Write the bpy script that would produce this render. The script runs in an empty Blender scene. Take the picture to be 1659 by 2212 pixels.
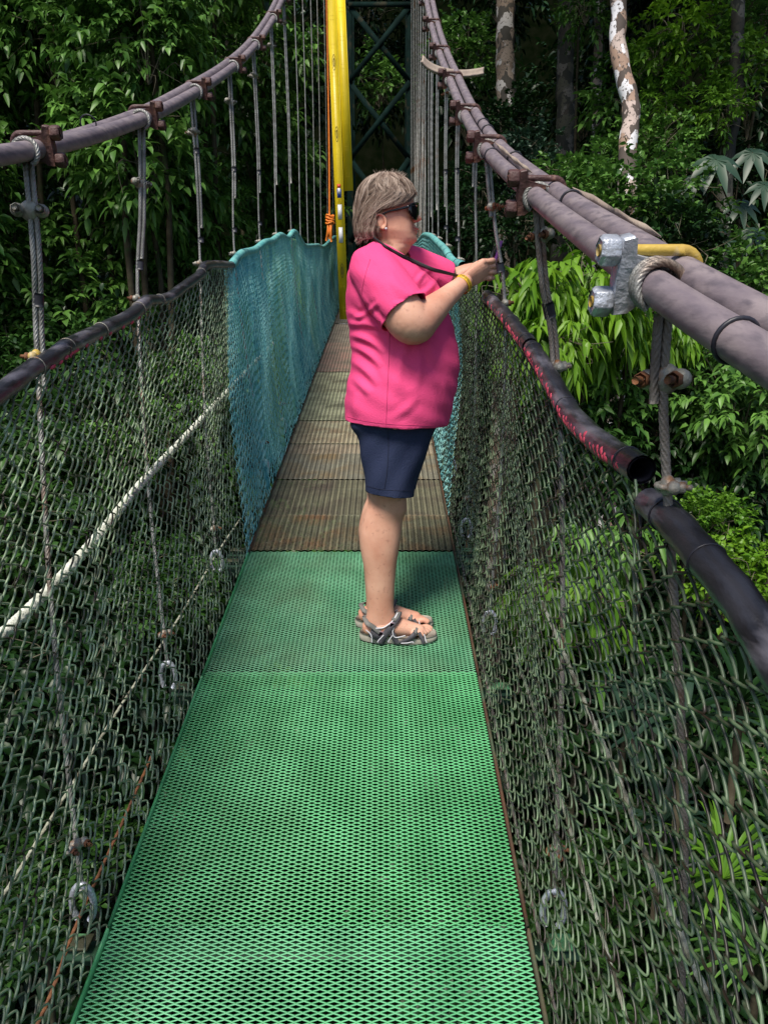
import bpy, math, random
import numpy as np
from mathutils import Vector, Matrix
R = math.radians
C = bpy.context.scene.collection
rng = np.random.default_rng(7)
random.seed(7)
# ------------------------------------------------------------------ camera, sky, sun
F, TH = 1534.0, R(12.0)
cd = bpy.data.cameras.new('camera'); cam = bpy.data.objects.new('camera', cd); C.objects.link(cam)
cam.location = (0, 0, 0); cam.rotation_euler = (R(90) - TH, 0, 0)
cd.sensor_fit = 'VERTICAL'; cd.sensor_height = 36; cd.lens = 36 * F / 2212; cd.clip_start = .02; cd.clip_end = 400
sc = bpy.context.scene; sc.camera = cam
w = bpy.data.worlds.new('World'); sc.world = w; w.use_nodes = True
nt = w.node_tree; sky = nt.nodes.new('ShaderNodeTexSky'); sky.sky_type = 'NISHITA'; sky.sun_disc = False
SE, SR = R(57), R(-157)
sky.sun_elevation = SE; sky.sun_rotation = SR
nt.links.new(sky.outputs[0], nt.nodes['Background'].inputs[0]); nt.nodes['Background'].inputs[1].default_value = .085
sd = bpy.data.lights.new('sun', 'SUN'); sd.energy = 3.3; sd.angle = R(18); sd.color = (1, .93, .82)
so = bpy.data.objects.new('sun', sd); C.objects.link(so)
sdir = Vector((math.sin(SR) * math.cos(SE), math.cos(SR) * math.cos(SE), math.sin(SE)))
so.rotation_euler = sdir.to_track_quat('Z', 'Y').to_euler(); so.location = (0, 0, 30)
sc.view_settings.view_transform = 'Standard'; sc.view_settings.look = 'None'; sc.view_settings.exposure = .65
sc.view_settings.gamma = 1
sc.cycles.max_bounces = 5; sc.cycles.diffuse_bounces = 3; sc.cycles.glossy_bounces = 2; sc.cycles.transparent_max_bounces = 8
sc.cycles.transmission_bounces = 2
# ------------------------------------------------------------------ measuring helpers (photo at 1659 x 2212)
FW = np.array((0, math.cos(TH), -math.sin(TH))); UP = np.array((0, math.sin(TH), math.cos(TH))); RT = np.array((1., 0, 0))
def ray(u, v): return RT * (u - 829.5) / F + FW + UP * (1106 - v) / F
def pD(u, v, D): return ray(u, v) * D
def pY(u, v, Y): r = ray(u, v); return r * (Y / r[1])
def pX(u, v, X): r = ray(u, v); return r * (X / r[0])
def zd(Y): return -1.54 + .22 * np.asarray(Y, float)
def deck_at(u, v):                     # meets the deck plane
    r = ray(u, v); t = -1.54 / (r[2] - .22 * r[1]); return r * t
# ------------------------------------------------------------------ materials
def new_mat(name):
    m = bpy.data.materials.new(name); m.use_nodes = True
    return m, m.node_tree, m.node_tree.nodes['Principled BSDF']
def mat(name, c1, c2=None, scale=20, rough=.6, bump=0, bscale=None, metal=0, c3=None, thr=.62, s3=6, stretch=None, spec=.5, rpi=0, soft=.06, sss=0):
    m, t, b = new_mat(name); N = t.nodes; L = t.links
    b.inputs['Roughness'].default_value = rough; b.inputs['Metallic'].default_value = metal
    b.inputs['Specular IOR Level'].default_value = spec
    tc = N.new('ShaderNodeTexCoord'); src = tc.outputs['Object']
    if stretch:
        mp = N.new('ShaderNodeMapping'); mp.inputs['Scale'].default_value = stretch; L.new(src, mp.inputs[0]); src = mp.outputs[0]
    n1 = N.new('ShaderNodeTexNoise'); n1.inputs['Scale'].default_value = scale; n1.inputs['Detail'].default_value = 5; L.new(src, n1.inputs[0])
    mx = N.new('ShaderNodeMix'); mx.data_type = 'RGBA'
    mx.inputs[6].default_value = (*c1, 1); mx.inputs[7].default_value = (*(c2 or c1), 1)
    rp = N.new('ShaderNodeMapRange'); rp.inputs[1].default_value = .35; rp.inputs[2].default_value = .65
    L.new(n1.outputs[0], rp.inputs[0]); L.new(rp.outputs[0], mx.inputs[0]); out = mx.outputs[2]
    if rpi:
        g = N.new('ShaderNodeNewGeometry'); ad = N.new('ShaderNodeMix'); ad.data_type = 'FLOAT'; ad.inputs[0].default_value = rpi
        L.new(rp.outputs[0], ad.inputs[2]); L.new(g.outputs['Random Per Island'], ad.inputs[3]); L.new(ad.outputs[0], mx.inputs[0])
    if c3:
        n3 = N.new('ShaderNodeTexNoise'); n3.inputs['Scale'].default_value = s3; n3.inputs['Detail'].default_value = 6; L.new(src, n3.inputs[0])
        r3 = N.new('ShaderNodeMapRange'); r3.inputs[1].default_value = thr - soft; r3.inputs[2].default_value = thr + soft; L.new(n3.outputs[0], r3.inputs[0])
        m3 = N.new('ShaderNodeMix'); m3.data_type = 'RGBA'; L.new(r3.outputs[0], m3.inputs[0]); L.new(out, m3.inputs[6]); m3.inputs[7].default_value = (*c3, 1); out = m3.outputs[2]
    L.new(out, b.inputs['Base Color'])
    if bump:
        nb = N.new('ShaderNodeTexNoise'); nb.inputs['Scale'].default_value = bscale or scale * 3; nb.inputs['Detail'].default_value = 6; L.new(src, nb.inputs[0])
        bp = N.new('ShaderNodeBump'); bp.inputs['Strength'].default_value = bump; bp.inputs['Distance'].default_value = .01
        L.new(nb.outputs[0], bp.inputs['Height']); L.new(bp.outputs[0], b.inputs['Normal'])
    if sss: b.inputs['Subsurface Weight'].default_value = sss; b.inputs['Subsurface Radius'].default_value = (.02, .008, .004); b.inputs['Subsurface Scale'].default_value = .5
    return m
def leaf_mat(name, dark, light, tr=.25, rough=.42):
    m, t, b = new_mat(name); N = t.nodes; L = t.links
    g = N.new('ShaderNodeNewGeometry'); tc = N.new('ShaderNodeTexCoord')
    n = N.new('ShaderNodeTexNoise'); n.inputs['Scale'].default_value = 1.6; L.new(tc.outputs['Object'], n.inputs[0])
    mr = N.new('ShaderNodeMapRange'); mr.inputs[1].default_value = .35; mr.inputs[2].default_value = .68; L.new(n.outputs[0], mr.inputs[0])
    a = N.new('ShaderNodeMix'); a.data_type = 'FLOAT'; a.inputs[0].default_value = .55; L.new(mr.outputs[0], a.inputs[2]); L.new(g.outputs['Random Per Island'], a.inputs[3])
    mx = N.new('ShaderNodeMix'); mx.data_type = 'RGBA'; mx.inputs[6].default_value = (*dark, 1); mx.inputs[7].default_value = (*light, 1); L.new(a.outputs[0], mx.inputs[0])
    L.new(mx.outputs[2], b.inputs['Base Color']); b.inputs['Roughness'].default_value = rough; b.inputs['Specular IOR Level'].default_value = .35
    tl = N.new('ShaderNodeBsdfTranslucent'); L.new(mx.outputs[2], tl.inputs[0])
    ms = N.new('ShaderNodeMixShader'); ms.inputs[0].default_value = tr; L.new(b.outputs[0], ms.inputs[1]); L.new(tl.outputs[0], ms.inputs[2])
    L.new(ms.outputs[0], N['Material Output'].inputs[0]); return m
MT = {}
MT['pipe'] = mat('sheath_plastic', (.155, .125, .145), (.25, .205, .215), 14, .48, .07, 120, c3=(.115, .095, .11), thr=.60, s3=30, stretch=(3, .8, 3), soft=.1)
MT['pipe_tan'] = mat('faded_sheath', (.38, .31, .25), (.26, .20, .17), 14, .65, .3, 60)
MT['rope'] = mat('galvanised_rope', (.15, .15, .14), (.29, .29, .28), 30, .45, .2, 200, metal=.35, c3=(.16, .07, .03), thr=.66, s3=5)
MT['rope_rust'] = mat('rusty_rope', (.24, .22, .20), (.15, .12, .10), 18, .6, .3, 200, metal=.25, c3=(.17, .08, .045), thr=.63, s3=9)
MT['clip'] = mat('clip_metal', (.36, .35, .30), (.24, .22, .19), 35, .5, .3, 150, metal=.3, c3=(.30, .13, .05), thr=.62, s3=30)
MT['galv'] = mat('galvanised_casting', (.52, .55, .62), (.38, .40, .45), 25, .38, .35, 120, metal=.45, c3=(.14, .12, .09), thr=.63, s3=22)
MT['maroon'] = mat('red_oxide_casting', (.06, .025, .025), (.10, .045, .038), 25, .55, .3, 120, c3=(.20, .09, .05), thr=.64, s3=25)
MT['rust'] = mat('rust', (.22, .085, .03), (.11, .045, .025), 30, .75, .4, 120)
MT['yellow_paint'] = mat('chipped_yellow_paint', (.52, .36, .06), (.42, .28, .06), 20, .5, .2, 90, c3=(.45, .36, .22), thr=.58, s3=30)
MT['tape'] = mat('black_tape', (.012, .012, .02), (.02, .02, .03), 20, .45)
MT['hose'] = mat('black_hose', (.016, .015, .018), (.035, .034, .042), 14, .30, .12, 110, c3=(.16, .15, .18), thr=.62, s3=9, stretch=(3, .8, 3), soft=.1)
MT['hosep'] = mat('black_hose_pink_paint', (.018, .017, .02), (.07, .066, .08), 12, .34, .12, 110, c3=(.62, .06, .13), thr=.60, s3=16, soft=.02)
MT['pink_mark'] = mat('pink_paint', (.62, .07, .12), (.45, .05, .09), 40, .6)
MT['teal'] = mat('teal_paint', (.10, .38, .38), (.20, .50, .46), 14, .5, .2, c3=(.06, .22, .24), thr=.6, s3=12)
MT['net_g'] = mat('net_wire_green', (.045, .060, .030), (.34, .45, .28), 16, .42, 0, c3=(.028, .020, .012), thr=.58, s3=22, soft=.08, rpi=.15)
MT['net_t'] = mat('net_wire_teal', (.08, .34, .38), (.38, .72, .66), 6, .45, 0, rpi=.35)
MT['white_rope'] = mat('whitewashed_rope', (.72, .74, .66), (.52, .54, .44), 18, .75, .5, 150, c3=(.12, .12, .10), thr=.62, s3=14)
MT['cord'] = mat('pale_cord', (.42, .43, .34), (.26, .26, .19), 18, .8, .5, 150, c3=(.10, .09, .06), thr=.56, s3=14)
MT['edge'] = mat('rusty_edge_steel', (.10, .045, .022), (.06, .035, .02), 20, .8, .3, 90, c3=(.05, .09, .05), thr=.55, s3=6)
MT['orange_rope'] = mat('orange_rope', (.85, .24, .02), (.70, .16, .01), 40, .6)
MT['lad'] = mat('yellow_fibreglass', (.80, .60, .015), (.72, .53, .012), 6, .4, .1, 80)
MT['ink'] = mat('black_ink', (.03, .025, .01), rough=.6)
MT['tower'] = mat('shaded_dark_green_paint', (.002, .010, .009), (.004, .018, .016), 8, .85, .2, spec=.1, c3=(.03, .03, .02), thr=.64)  # darkened past its own green; forest shade is put into the paint colour
MT['deck_g'] = mat('green_deck_paint', (.06, .33, .115), (.12, .49, .20), 6, .38, 0, c3=(.07, .30, .11), thr=.60, s3=9, soft=.18)
MT['deck_g0'] = mat('green_deck_paint_light', (.075, .36, .145), (.14, .51, .24), 6, .38, 0, c3=(.06, .28, .12), thr=.62, s3=9, soft=.18)
MT['deck_g2'] = mat('green_deck_paint_grey', (.08, .31, .15), (.16, .46, .25), 6, .42, 0, c3=(.10, .24, .12), thr=.58, s3=5, soft=.18)
MT['beam'] = mat('dark_beam_paint', (.012, .04, .02), (.02, .06, .03), 9, .6)
MT['lug'] = mat('grimy_green_paint', (.05, .20, .08), (.10, .28, .12), 20, .6, .2, c3=(.04, .04, .02), thr=.52, s3=18)
def deck_mat(i, c1, c2, c3):
    m = mat('worn_deck_metal_%d' % i, c1, c2, 9, .6, 0, c3=c3, thr=.58, s3=5, soft=.12, stretch=(1, 1.4, 1)); N = m.node_tree.nodes; L = m.node_tree.links; b = N['Principled BSDF']
    lk = b.inputs['Base Color'].links[0].from_socket; tc = N.new('ShaderNodeTexCoord'); wv = N.new('ShaderNodeTexWave'); wv.bands_direction = 'X'; wv.inputs['Scale'].default_value = 2 * math.pi / 20 / .0286; wv.inputs['Distortion'].default_value = .6; L.new(tc.outputs['Object'], wv.inputs[0])
    mr = N.new('ShaderNodeMapRange'); mr.inputs[3].default_value = .55; mr.inputs[4].default_value = 1.5; L.new(wv.outputs['Fac'], mr.inputs[0]); vm = N.new('ShaderNodeVectorMath'); vm.operation = 'SCALE'; L.new(lk, vm.inputs[0]); L.new(mr.outputs[0], vm.inputs['Scale']); L.new(vm.outputs[0], b.inputs['Base Color']); return m
def tag(o, label, cat, group=None, kind=None):
    if label: o['label'] = label
    if cat: o['category'] = cat
    if group: o['group'] = group
    if kind: o['kind'] = kind
    return o
# ------------------------------------------------------------------ mesh builder
class MB:
    def __init__(s): s.v = []; s.f = []; s.n = 0
    def add(s, V, faces):
        V = np.asarray(V, float).reshape(-1, 3); s.v.append(V)
        s.f.append(np.asarray(faces, int) + s.n); s.n += len(V); return s
    def grid(s, P, cu=False, cv=False):            # P (A,B,3)
        A, B = P.shape[:2]; a = np.arange(A if cu else A - 1); b = np.arange(B if cv else B - 1)
        aa, bb = np.meshgrid(a, b, indexing='ij'); a2 = (aa + 1) % A; b2 = (bb + 1) % B
        q = np.stack([aa * B + bb, a2 * B + bb, a2 * B + b2, aa * B + b2], -1).reshape(-1, 4)
        return s.add(P, q)
    def tube(s, pts, r, n=8, prof=None, twist=0, caps=True, ref=None):
        P = np.asarray(pts, float); N = len(P); T = np.gradient(P, axis=0); T /= np.linalg.norm(T, axis=1)[:, None] + 1e-12
        r = np.broadcast_to(np.asarray(r, float), (N,))
        a = np.array(ref if ref is not None else ((0, 0, 1) if abs(T[0][2]) < .8 else (1, 0, 0)), float)
        U = np.zeros_like(P)
        for i in range(N):
            a = a - T[i] * (a @ T[i]); a /= np.linalg.norm(a) + 1e-12; U[i] = a
        W = np.cross(T, U)
        if prof is None: an = np.linspace(0, 2 * np.pi, n, endpoint=False); pr = np.stack([np.cos(an), np.sin(an)], 1)
        else: pr = np.asarray(prof, float); n = len(pr)
        ln = np.concatenate([[0], np.cumsum(np.linalg.norm(np.diff(P, axis=0), axis=1))])
        tw = ln * twist; ct, st = np.cos(tw)[:, None], np.sin(tw)[:, None]
        x = pr[None, :, 0] * ct - pr[None, :, 1] * st; y = pr[None, :, 0] * st + pr[None, :, 1] * ct
        V = P[:, None] + (U[:, None] * x[..., None] + W[:, None] * y[..., None]) * r[:, None, None]
        base = s.n; s.grid(V, cv=True)
        if caps:
            for k, o in ((0, 0), (N - 1, (N - 1) * n)):
                c = P[k]; b0 = s.n; s.v.append(c[None]); s.n += 1
                i = np.arange(n); j = (i + 1) % n
                tri = np.stack([base + o + i, base + o + j, np.full(n, b0)], 1) if k else np.stack([base + o + j, base + o + i, np.full(n, b0)], 1)
                s.f.append(tri)
        return s
    def box(s, c, size, rot=None):
        h = np.array(size) / 2; V = np.array([(x, y, z) for x in (-1, 1) for y in (-1, 1) for z in (-1, 1)]) * h
        if rot is not None: V = V @ np.array(rot).T
        return s.add(V + np.array(c), [(0, 1, 3, 2), (4, 6, 7, 5), (0, 4, 5, 1), (2, 3, 7, 6), (0, 2, 6, 4), (1, 5, 7, 3)])
    def ball(s, c, r, rot=None, n=16, m=10):
        th = np.linspace(0.001, np.pi - .001, m)[:, None]; ph = np.linspace(0, 2 * np.pi, n, endpoint=False)[None]
        V = np.stack([np.sin(th) * np.cos(ph), np.sin(th) * np.sin(ph), np.cos(th) * np.ones_like(ph)], -1) * np.array(r)
        if rot is not None: V = V @ np.array(rot).T
        return s.grid(V + np.array(c), cv=True)
    def hexa(s, c, ax, r, h):                    # hex nut along ax, with chamfer
        ax = np.array(ax, float); ax /= np.linalg.norm(ax)
        return s.tube([c - ax * h / 2, c - ax * h * .38, c + ax * h * .38, c + ax * h / 2], [r * .86, r, r, r * .86], 6)
    def extr(s, poly, o, ex, ey, ez, t):         # polygon in ex,ey extruded +-t/2 along ez with a bevel
        P = np.array(poly, float); n = len(P); o, ex, ey, ez = [np.array(k, float) for k in (o, ex, ey, ez)]
        c = P.mean(0); rings = []
        for (dz, k) in ((-.5, .93), (-.40, 1), (.40, 1), (.5, .93)):
            Q = c + (P - c) * k; rings.append(o + Q[:, :1] * ex + Q[:, 1:] * ey + ez * dz * t)
        b = s.n; s.grid(np.array(rings), cv=True)
        s.f.append(np.array([b + i for i in range(n)][::-1])[None]); s.f.append(np.array([b + 3 * n + i for i in range(n)])[None]); return s
    def build(s, name, m, parent=None, smooth=True, origin=None, bevel=0):
        V = np.concatenate(s.v)
        o0 = np.array(parent.matrix_basis.translation if parent is not None and origin is None else (origin if origin is not None else (0, 0, 0)), float)
        if parent is not None and parent.parent is not None: o0 = o0 + np.array(parent.parent.matrix_basis.translation)
        V = V - o0
        me = bpy.data.meshes.new(name); me.vertices.add(len(V)); me.vertices.foreach_set('co', V.astype(np.float32).ravel())
        cnt = [np.full(len(f), f.shape[1], int) for f in s.f]; idx = np.concatenate([f.ravel() for f in s.f]); cnt = np.concatenate(cnt)
        me.loops.add(len(idx)); me.loops.foreach_set('vertex_index', idx.astype(np.int32))
        st = np.concatenate([[0], np.cumsum(cnt)[:-1]]); me.polygons.add(len(cnt)); me.polygons.foreach_set('loop_start', st.astype(np.int32))
        try: me.polygons.foreach_set('loop_total', cnt.astype(np.int32))
        except Exception: pass
        me.update(calc_edges=True); me.validate()
        if smooth: me.polygons.foreach_set('use_smooth', np.ones(len(me.polygons), bool))
        me.materials.append(m); ob = bpy.data.objects.new(name, me); C.objects.link(ob)
        if parent is not None: ob.parent = parent
        elif origin is not None: ob.location = origin
        if bevel:
            bv = ob.modifiers.new('b', 'BEVEL'); bv.width = bevel; bv.segments = 2; bv.limit_method = 'ANGLE'
        return ob
def empty(name, loc, label=None, cat=None, group=None):
    o = bpy.data.objects.new(name, None); C.objects.link(o); o.location = loc; o.empty_display_size = .1
    return tag(o, label, cat, group)
def spl(P, n):                                    # smooth resample of a polyline (Catmull-Rom)
    P = np.array(P, float); k = len(P); P2 = np.vstack([2 * P[0] - P[1], P, 2 * P[-1] - P[-2]])
    t = np.linspace(0, k - 1 - 1e-6, n); i = t.astype(int); f = (t - i)[:, None]
    a, b, c, d = P2[i], P2[i + 1], P2[i + 2], P2[i + 3]
    return .5 * (2 * b + (c - a) * f + (2 * a - 5 * b + 4 * c - d) * f ** 2 + (3 * b - a - 3 * c + d) * f ** 3)
def star(k=6, n=4, depth=.20):
    a = np.linspace(0, 2 * np.pi, k * n, endpoint=False); r = 1 - depth * (.5 - .5 * np.cos(a * k)) ** 1.5
    return np.stack([r * np.cos(a), r * np.sin(a)], 1)
STAR = star(); STAR3 = star(3, 5, .28)
def dist_pts(P, step):
    P = np.asarray(P, float); d = np.concatenate([[0], np.cumsum(np.linalg.norm(np.diff(P, axis=0), axis=1))]); n = max(3, int(d[-1] / step))
    t = np.linspace(0, d[-1], n); return np.stack([np.interp(t, d, P[:, k]) for k in range(3)], 1)
def Yh(n): return .12 + .776 * n
# ------------------------------------------------------------------ setting: valley ground and hillside
def hz_h(x, y):
    side = np.clip(np.abs(x + .2) - 7, 0, 40); far = np.clip(y - 19, 0, 60)
    h = -7 + 1.2 * np.clip(side, 0, 16) + 1.5 * np.clip(far, 0, 16)
    back = np.clip((y + 3) / 8, 0, 1)
    h = -7 + (h + 7) * back
    return h
gx = np.linspace(-60, 60, 121); gy = np.linspace(-40, 80, 121); GX, GY = np.meshgrid(gx, gy, indexing='ij')
GZ = hz_h(GX, GY) + .8 * np.sin(GX * .9 + 1.3 * np.sin(GY * .6)) * np.cos(GY * .8) + .5 * rng.standard_normal(GX.shape)
MT['soil'] = mat('shaded_forest_floor', (.0015, .003, .001), (.004, .005, .0025), 3, 1.0, .8, 4, spec=0)  # near black: the shade of the wood is put into the soil colour
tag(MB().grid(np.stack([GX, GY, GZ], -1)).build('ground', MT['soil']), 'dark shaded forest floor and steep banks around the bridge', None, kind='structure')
# ------------------------------------------------------------------ walkway deck
SV = [2006, 1461, 1194, 1117, 1039, 983, 961, 940, 911, 850, 805, 742, 700]
SY = [.30] + [deck_at(700, v)[1] for v in SV]
SY += [SY[-1] + .9, SY[-1] + 1.9, SY[-1] + 2.9, SY[-1] + 3.9]
XL, XR = -.612, .318
gm = MT['deck_g']
cols = {3: ((.085, .08, .045), (.14, .14, .085), (.15, .08, .035)), 4: ((.12, .115, .07), (.17, .16, .10), (.09, .07, .05)), 5: ((.13, .12, .09), (.19, .18, .13), (.17, .12, .06)),
        6: ((.24, .19, .13), (.28, .24, .17), (.15, .11, .07)), 7: ((.27, .23, .15), (.33, .29, .19), (.18, .13, .08)), 8: ((.28, .26, .17), (.22, .20, .13), (.18, .12, .07)),
        9: ((.22, .23, .14), (.29, .29, .19), (.10, .10, .06)), 10: ((.20, .20, .12), (.27, .27, .17), (.11, .10, .06)), 11: ((.26, .14, .11), (.20, .15, .11), (.14, .11, .08)),
        12: ((.15, .12, .09), (.19, .16, .12), (.10, .08, .06))}
names = ['nearest bright green panel at the bottom of the photo with open diamonds', 'long green panel just in front of the woman\'s feet', 'green panel the woman in sandals stands on',
         'rust stained dark panel behind the woman\'s calves', 'olive brown worn panel at the woman\'s knees', 'grey brown worn panel beside the hem of the blue shorts',
         'narrow tan panel beside the blue shorts', 'narrow pale tan panel just above the other narrow one', 'pale tan panel beside the bottom edge of the pink shirt',
         'pale green grey panel with long stripes left of the pink shirt', 'shorter striped panel just before the reddish panel', 'reddish worn panel far along the walkway',
         'brown panel farthest along before the foot of the yellow ladder', 'dark panel under the foot of the yellow ladder', 'dark panel beyond the yellow ladder', 'dark panel in front of the green tower', 'dark panel between the legs of the green tower']
dipj = rng.uniform(-.006, .006, 30)
for i in range(len(SY) - 1):
    y0, y1 = SY[i], SY[i + 1]; root = empty('deck_panel', ((XL + XR) / 2, y0, float(zd(y0))), names[i], 'deck panel', 'metal mesh panels of the walkway')
    near = i < 5; LW, SW = .0305, .0116; x0 = XL + .004; nd = int(round((XR - XL - .008) / LW)); LW = (XR - XL - .008) / nd
    ys = np.arange(y0 + (.004 if i < 3 else .016), y1 + (.010 if i < 12 else 0), SW / 2); ns = len(ys)
    fr = (np.array([0, .5]) if i == 0 else np.arange(6) / 6) if near else np.array([0, .5])
    t = (np.arange(nd)[:, None] + fr[None]).ravel(); t = np.append(t, nd)
    cc = np.cos(2 * np.pi * fr); cseq = np.append(np.tile(cc, nd), 1)
    x = x0 + t * LW
    sg = np.where(np.arange(ns) % 2 == 0, 1, -1)[:, None]
    yy = ys[:, None] + (SW / 4 - .0012) * sg * cseq[None]; zz = zd(yy) + .0009 * sg * cseq[None] + dipj[i]*np.sin(np.pi*(yy-y0)/(y1-y0)) + (.006 if i % 2 else 0)
    P = np.stack([np.broadcast_to(x, yy.shape), yy, zz], -1)
    wd, th, an = (.0029, .0012, R(30)) if near else (.0034, .0014, R(28))
    if i >= 3: wd *= 1.12
    pr = np.array([(-wd / 2, th / 2), (wd / 2, th / 2), (wd / 2, -th / 2), (-wd / 2, -th / 2)])
    ca, sa = math.cos(an), math.sin(an); pr = np.stack([pr[:, 0] * ca - pr[:, 1] * sa, pr[:, 0] * sa + pr[:, 1] * ca], 1)
    V = P[:, :, None, :] + np.concatenate([np.zeros((4, 1)), pr], 1)[None, None]
    S, K = V.shape[:2]; base = (np.arange(S)[:, None, None] * K + np.arange(K - 1)[None, :, None]) * 4; q = np.arange(4)[None, None]
    f = np.stack([base + q, base + 4 + q, base + 4 + (q + 1) % 4, base + (q + 1) % 4], -1).reshape(-1, 4)
    m = (MT['deck_g0'], gm, MT['deck_g2'])[i] if i < 3 else (deck_mat(i, *cols[i]) if i in cols else deck_mat(i, (.06, .055, .045), (.09, .085, .07), (.05, .04, .03)))
    MB().add(V.reshape(-1, 3), f).build('mesh', m, root, smooth=False)
    for sx, xx in ((-1, XL - .004), (1, XR + .004)):
        b = MB(); a0, a1 = np.array((xx, y0 + .003, float(zd(y0)) - .014)), np.array((xx, y1 - .003, float(zd(y1)) - .014))
        b.extr([(-.003, -.017), (.003, -.017), (.003, .019), (-.003, .019)], (a0 + a1) / 2, (1, 0, 0), (0, 0, 1), (a1 - a0) / np.linalg.norm(a1 - a0), np.linalg.norm(a1 - a0))
        b.build('edge_bar', gm if (i < 3 and sx < 0) else MT['edge'], root, smooth=False)
# ------------------------------------------------------------------ rails and nets
def tw(side, pts):  # pts: list of (u,v,Y)
    return np.array([pY(u, v, y) for u, v, y in pts])
Y1, Y2, Y3, Y4, Y5, Y6, Y7, Y8 = [Yh(n) for n in range(1, 9)]
railL = tw(-1, [(0, 850, 1.42), (65, 800, 1.57), (110, 775, Y2), (145, 750, 1.78), (215, 716, 2.02), (280, 684, 2.25), (318, 650, Y3), (360, 645, 2.63), (395, 621, 2.82), (432, 594, 3.06), (448, 573, Y4),
                (500, 573, 3.8), (522, 548, Y5 + .03), (550, 540, 4.5), (572, 524, Y6), (588, 520, 5.1), (606, 508, Y7), (622, 514, 6.0), (637, 501, Y8), (657, 529, Yh(9)), (672, 531, Yh(10)), (687, 530, Yh(11)), (700, 532, Yh(12)), (727, 512, Yh(13) + .9)])
railL = np.vstack([railL[0] + (railL[0] - railL[2]) * 3.0 + np.array((.0, 0, .03)), railL[0] + (railL[0] - railL[2]) * 1.0, railL, [(-.8, 14.5, railL[-1][2] + .3)]])
Yp = lambda u, X=.372: None
def rp(u, v, X=.37): return pX(u, v, X)
railR = np.array([rp(1659, 1400, .375), rp(1600, 1302, .375), rp(1520, 1205), rp(1450, 1125), rp(1402, 1085), rp(1385, 1015), rp(1300, 960), rp(1237, 900), rp(1200, 838), rp(1165, 778), rp(1148, 752), rp(1092, 682), rp(1052, 640), rp(1020, 600), rp(1000, 575),
                  rp(976, 562), rp(962, 540), rp(946, 524), rp(930, 510), pX(915, 508, .40), pX(905, 520, .42), pX(895, 520, .43)])
railR = np.vstack([railR[0] + (railR[0] - railR[1]) * 4, railR[0] + (railR[0] - railR[1]) * 1.5, railR, railR[-1] + np.array((.02, 4, .66))])
def net(name, rail, side, ya, yb, m, wires_r, label, bulge, seed, pitch=.027, origin=None, out=0, slant=0):
    ys = rail[:, 1]; o = np.argsort(ys); ry, rx, rz = ys[o], rail[o, 0], rail[o, 2]
    rg = np.random.default_rng(seed); mb = MB()
    xe = XL if side < 0 else XR
    Yk = [ya]; 
    while Yk[-1] < yb: Yk.append(Yk[-1] + pitch * (1 if Yk[-1] < 6 else 1.35))
    Yk = np.array(Yk)
    for (lo, hi, npp, ns) in ((ya, min(yb, 3.2), 14, 6), (3.2, 6.0, 8, 4), (6.0, 99, 6, 3)):
        sel = (Yk >= lo) & (Yk < min(hi, yb)); yk = Yk[sel]
        if len(yk) == 0: continue
        kk = np.nonzero(sel)[0]; P0 = .054 * (1 if lo < 6 else 1.35); per = 25 if lo < 6 else 18
        ph = np.linspace(0, 2 * np.pi * per, per * npp + 1)[None] + 0 * yk[:, None]
        tri = 2 / np.pi * np.arcsin(.93 * np.sin(ph + (kk[:, None] % 2) * np.pi)) * 1.40
        dy = tri * pitch * .5 * 1.10 * (1 if lo < 6 else 1.35)
        dep = -.0034 * np.cos(ph + (kk[:, None] % 2) * np.pi)
        h = ph / ph.max()
        wob = .004 * np.sin(h * 9 + kk[:, None] * .7) + .003 * rg.standard_normal(len(kk))[:, None]
        Y = yk[:, None] + dy + wob
        Y = Y - slant * h * np.exp(-(yk[:, None] - 3.6) / 2.5)
        zt = np.interp(Y, ry, rz) - .012; xt = np.interp(Y, ry, rx) - side * .012
        zb = zd(Y) - .01; zb = zb + .02 * rg.standard_normal(len(kk))[:, None]
        Z = zt + (zb - zt) * h
        X = xt + (xe + side * .012 - xt) * h + side * (bulge * np.sin(np.pi * h) + .012 * np.sin(Y * 5 + h * 7) * np.sin(np.pi * h)) + dep + side * out
        Pp = np.stack([X, Y, Z], -1)
        T = np.gradient(Pp, axis=1); T /= np.linalg.norm(T, axis=2)[..., None]
        ref = np.array((1., 0, .15)); U = np.cross(T, ref); U /= np.linalg.norm(U, axis=2)[..., None] + 1e-9; Wv = np.cross(T, U)
        an = np.linspace(0, 2 * np.pi, ns, endpoint=False); r = wires_r * (1 if lo < 3 else 1.05)
        V = Pp[:, :, None] + r * (U[:, :, None] * np.cos(an)[None, None, :, None] + Wv[:, :, None] * np.sin(an)[None, None, :, None])
        W_, K = V.shape[:2]; base = (np.arange(W_)[:, None, None] * K + np.arange(K - 1)[None, :, None]) * ns; q = np.arange(ns)[None, None]
        f = np.stack([base + q, base + ns + q, base + ns + (q + 1) % ns, base + (q + 1) % ns], -1).reshape(-1, 4)
        mb.add(V.reshape(-1, 3), f)
    return tag(mb.build(name, m, origin=origin), label, 'chain-link net')
net('chain_link_net', railL, -1, .80, 3.78, MT['net_g'], .0024, 'dark green weathered chain-link net on the left side, nearest stretch below the black hose', .045, 1, origin=(XL, .8, float(zd(.8))))
net('chain_link_net', railL, -1, 3.62, 12.6, MT['net_t'], .0025, 'teal painted chain-link net on the left, between the black hose and the yellow ladder', .02, 2, origin=(XL, 3.6, float(zd(3.6))), slant=.5)
MT['net_r'] = mat('net_wire_shaded_green', (.020, .030, .014), (.17, .25, .14), 16, .42, 0, c3=(.020, .014, .009), thr=.53, s3=22, soft=.08, rpi=.15)  # darker twin of the left wire: shade put into colour against strong sun
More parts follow.
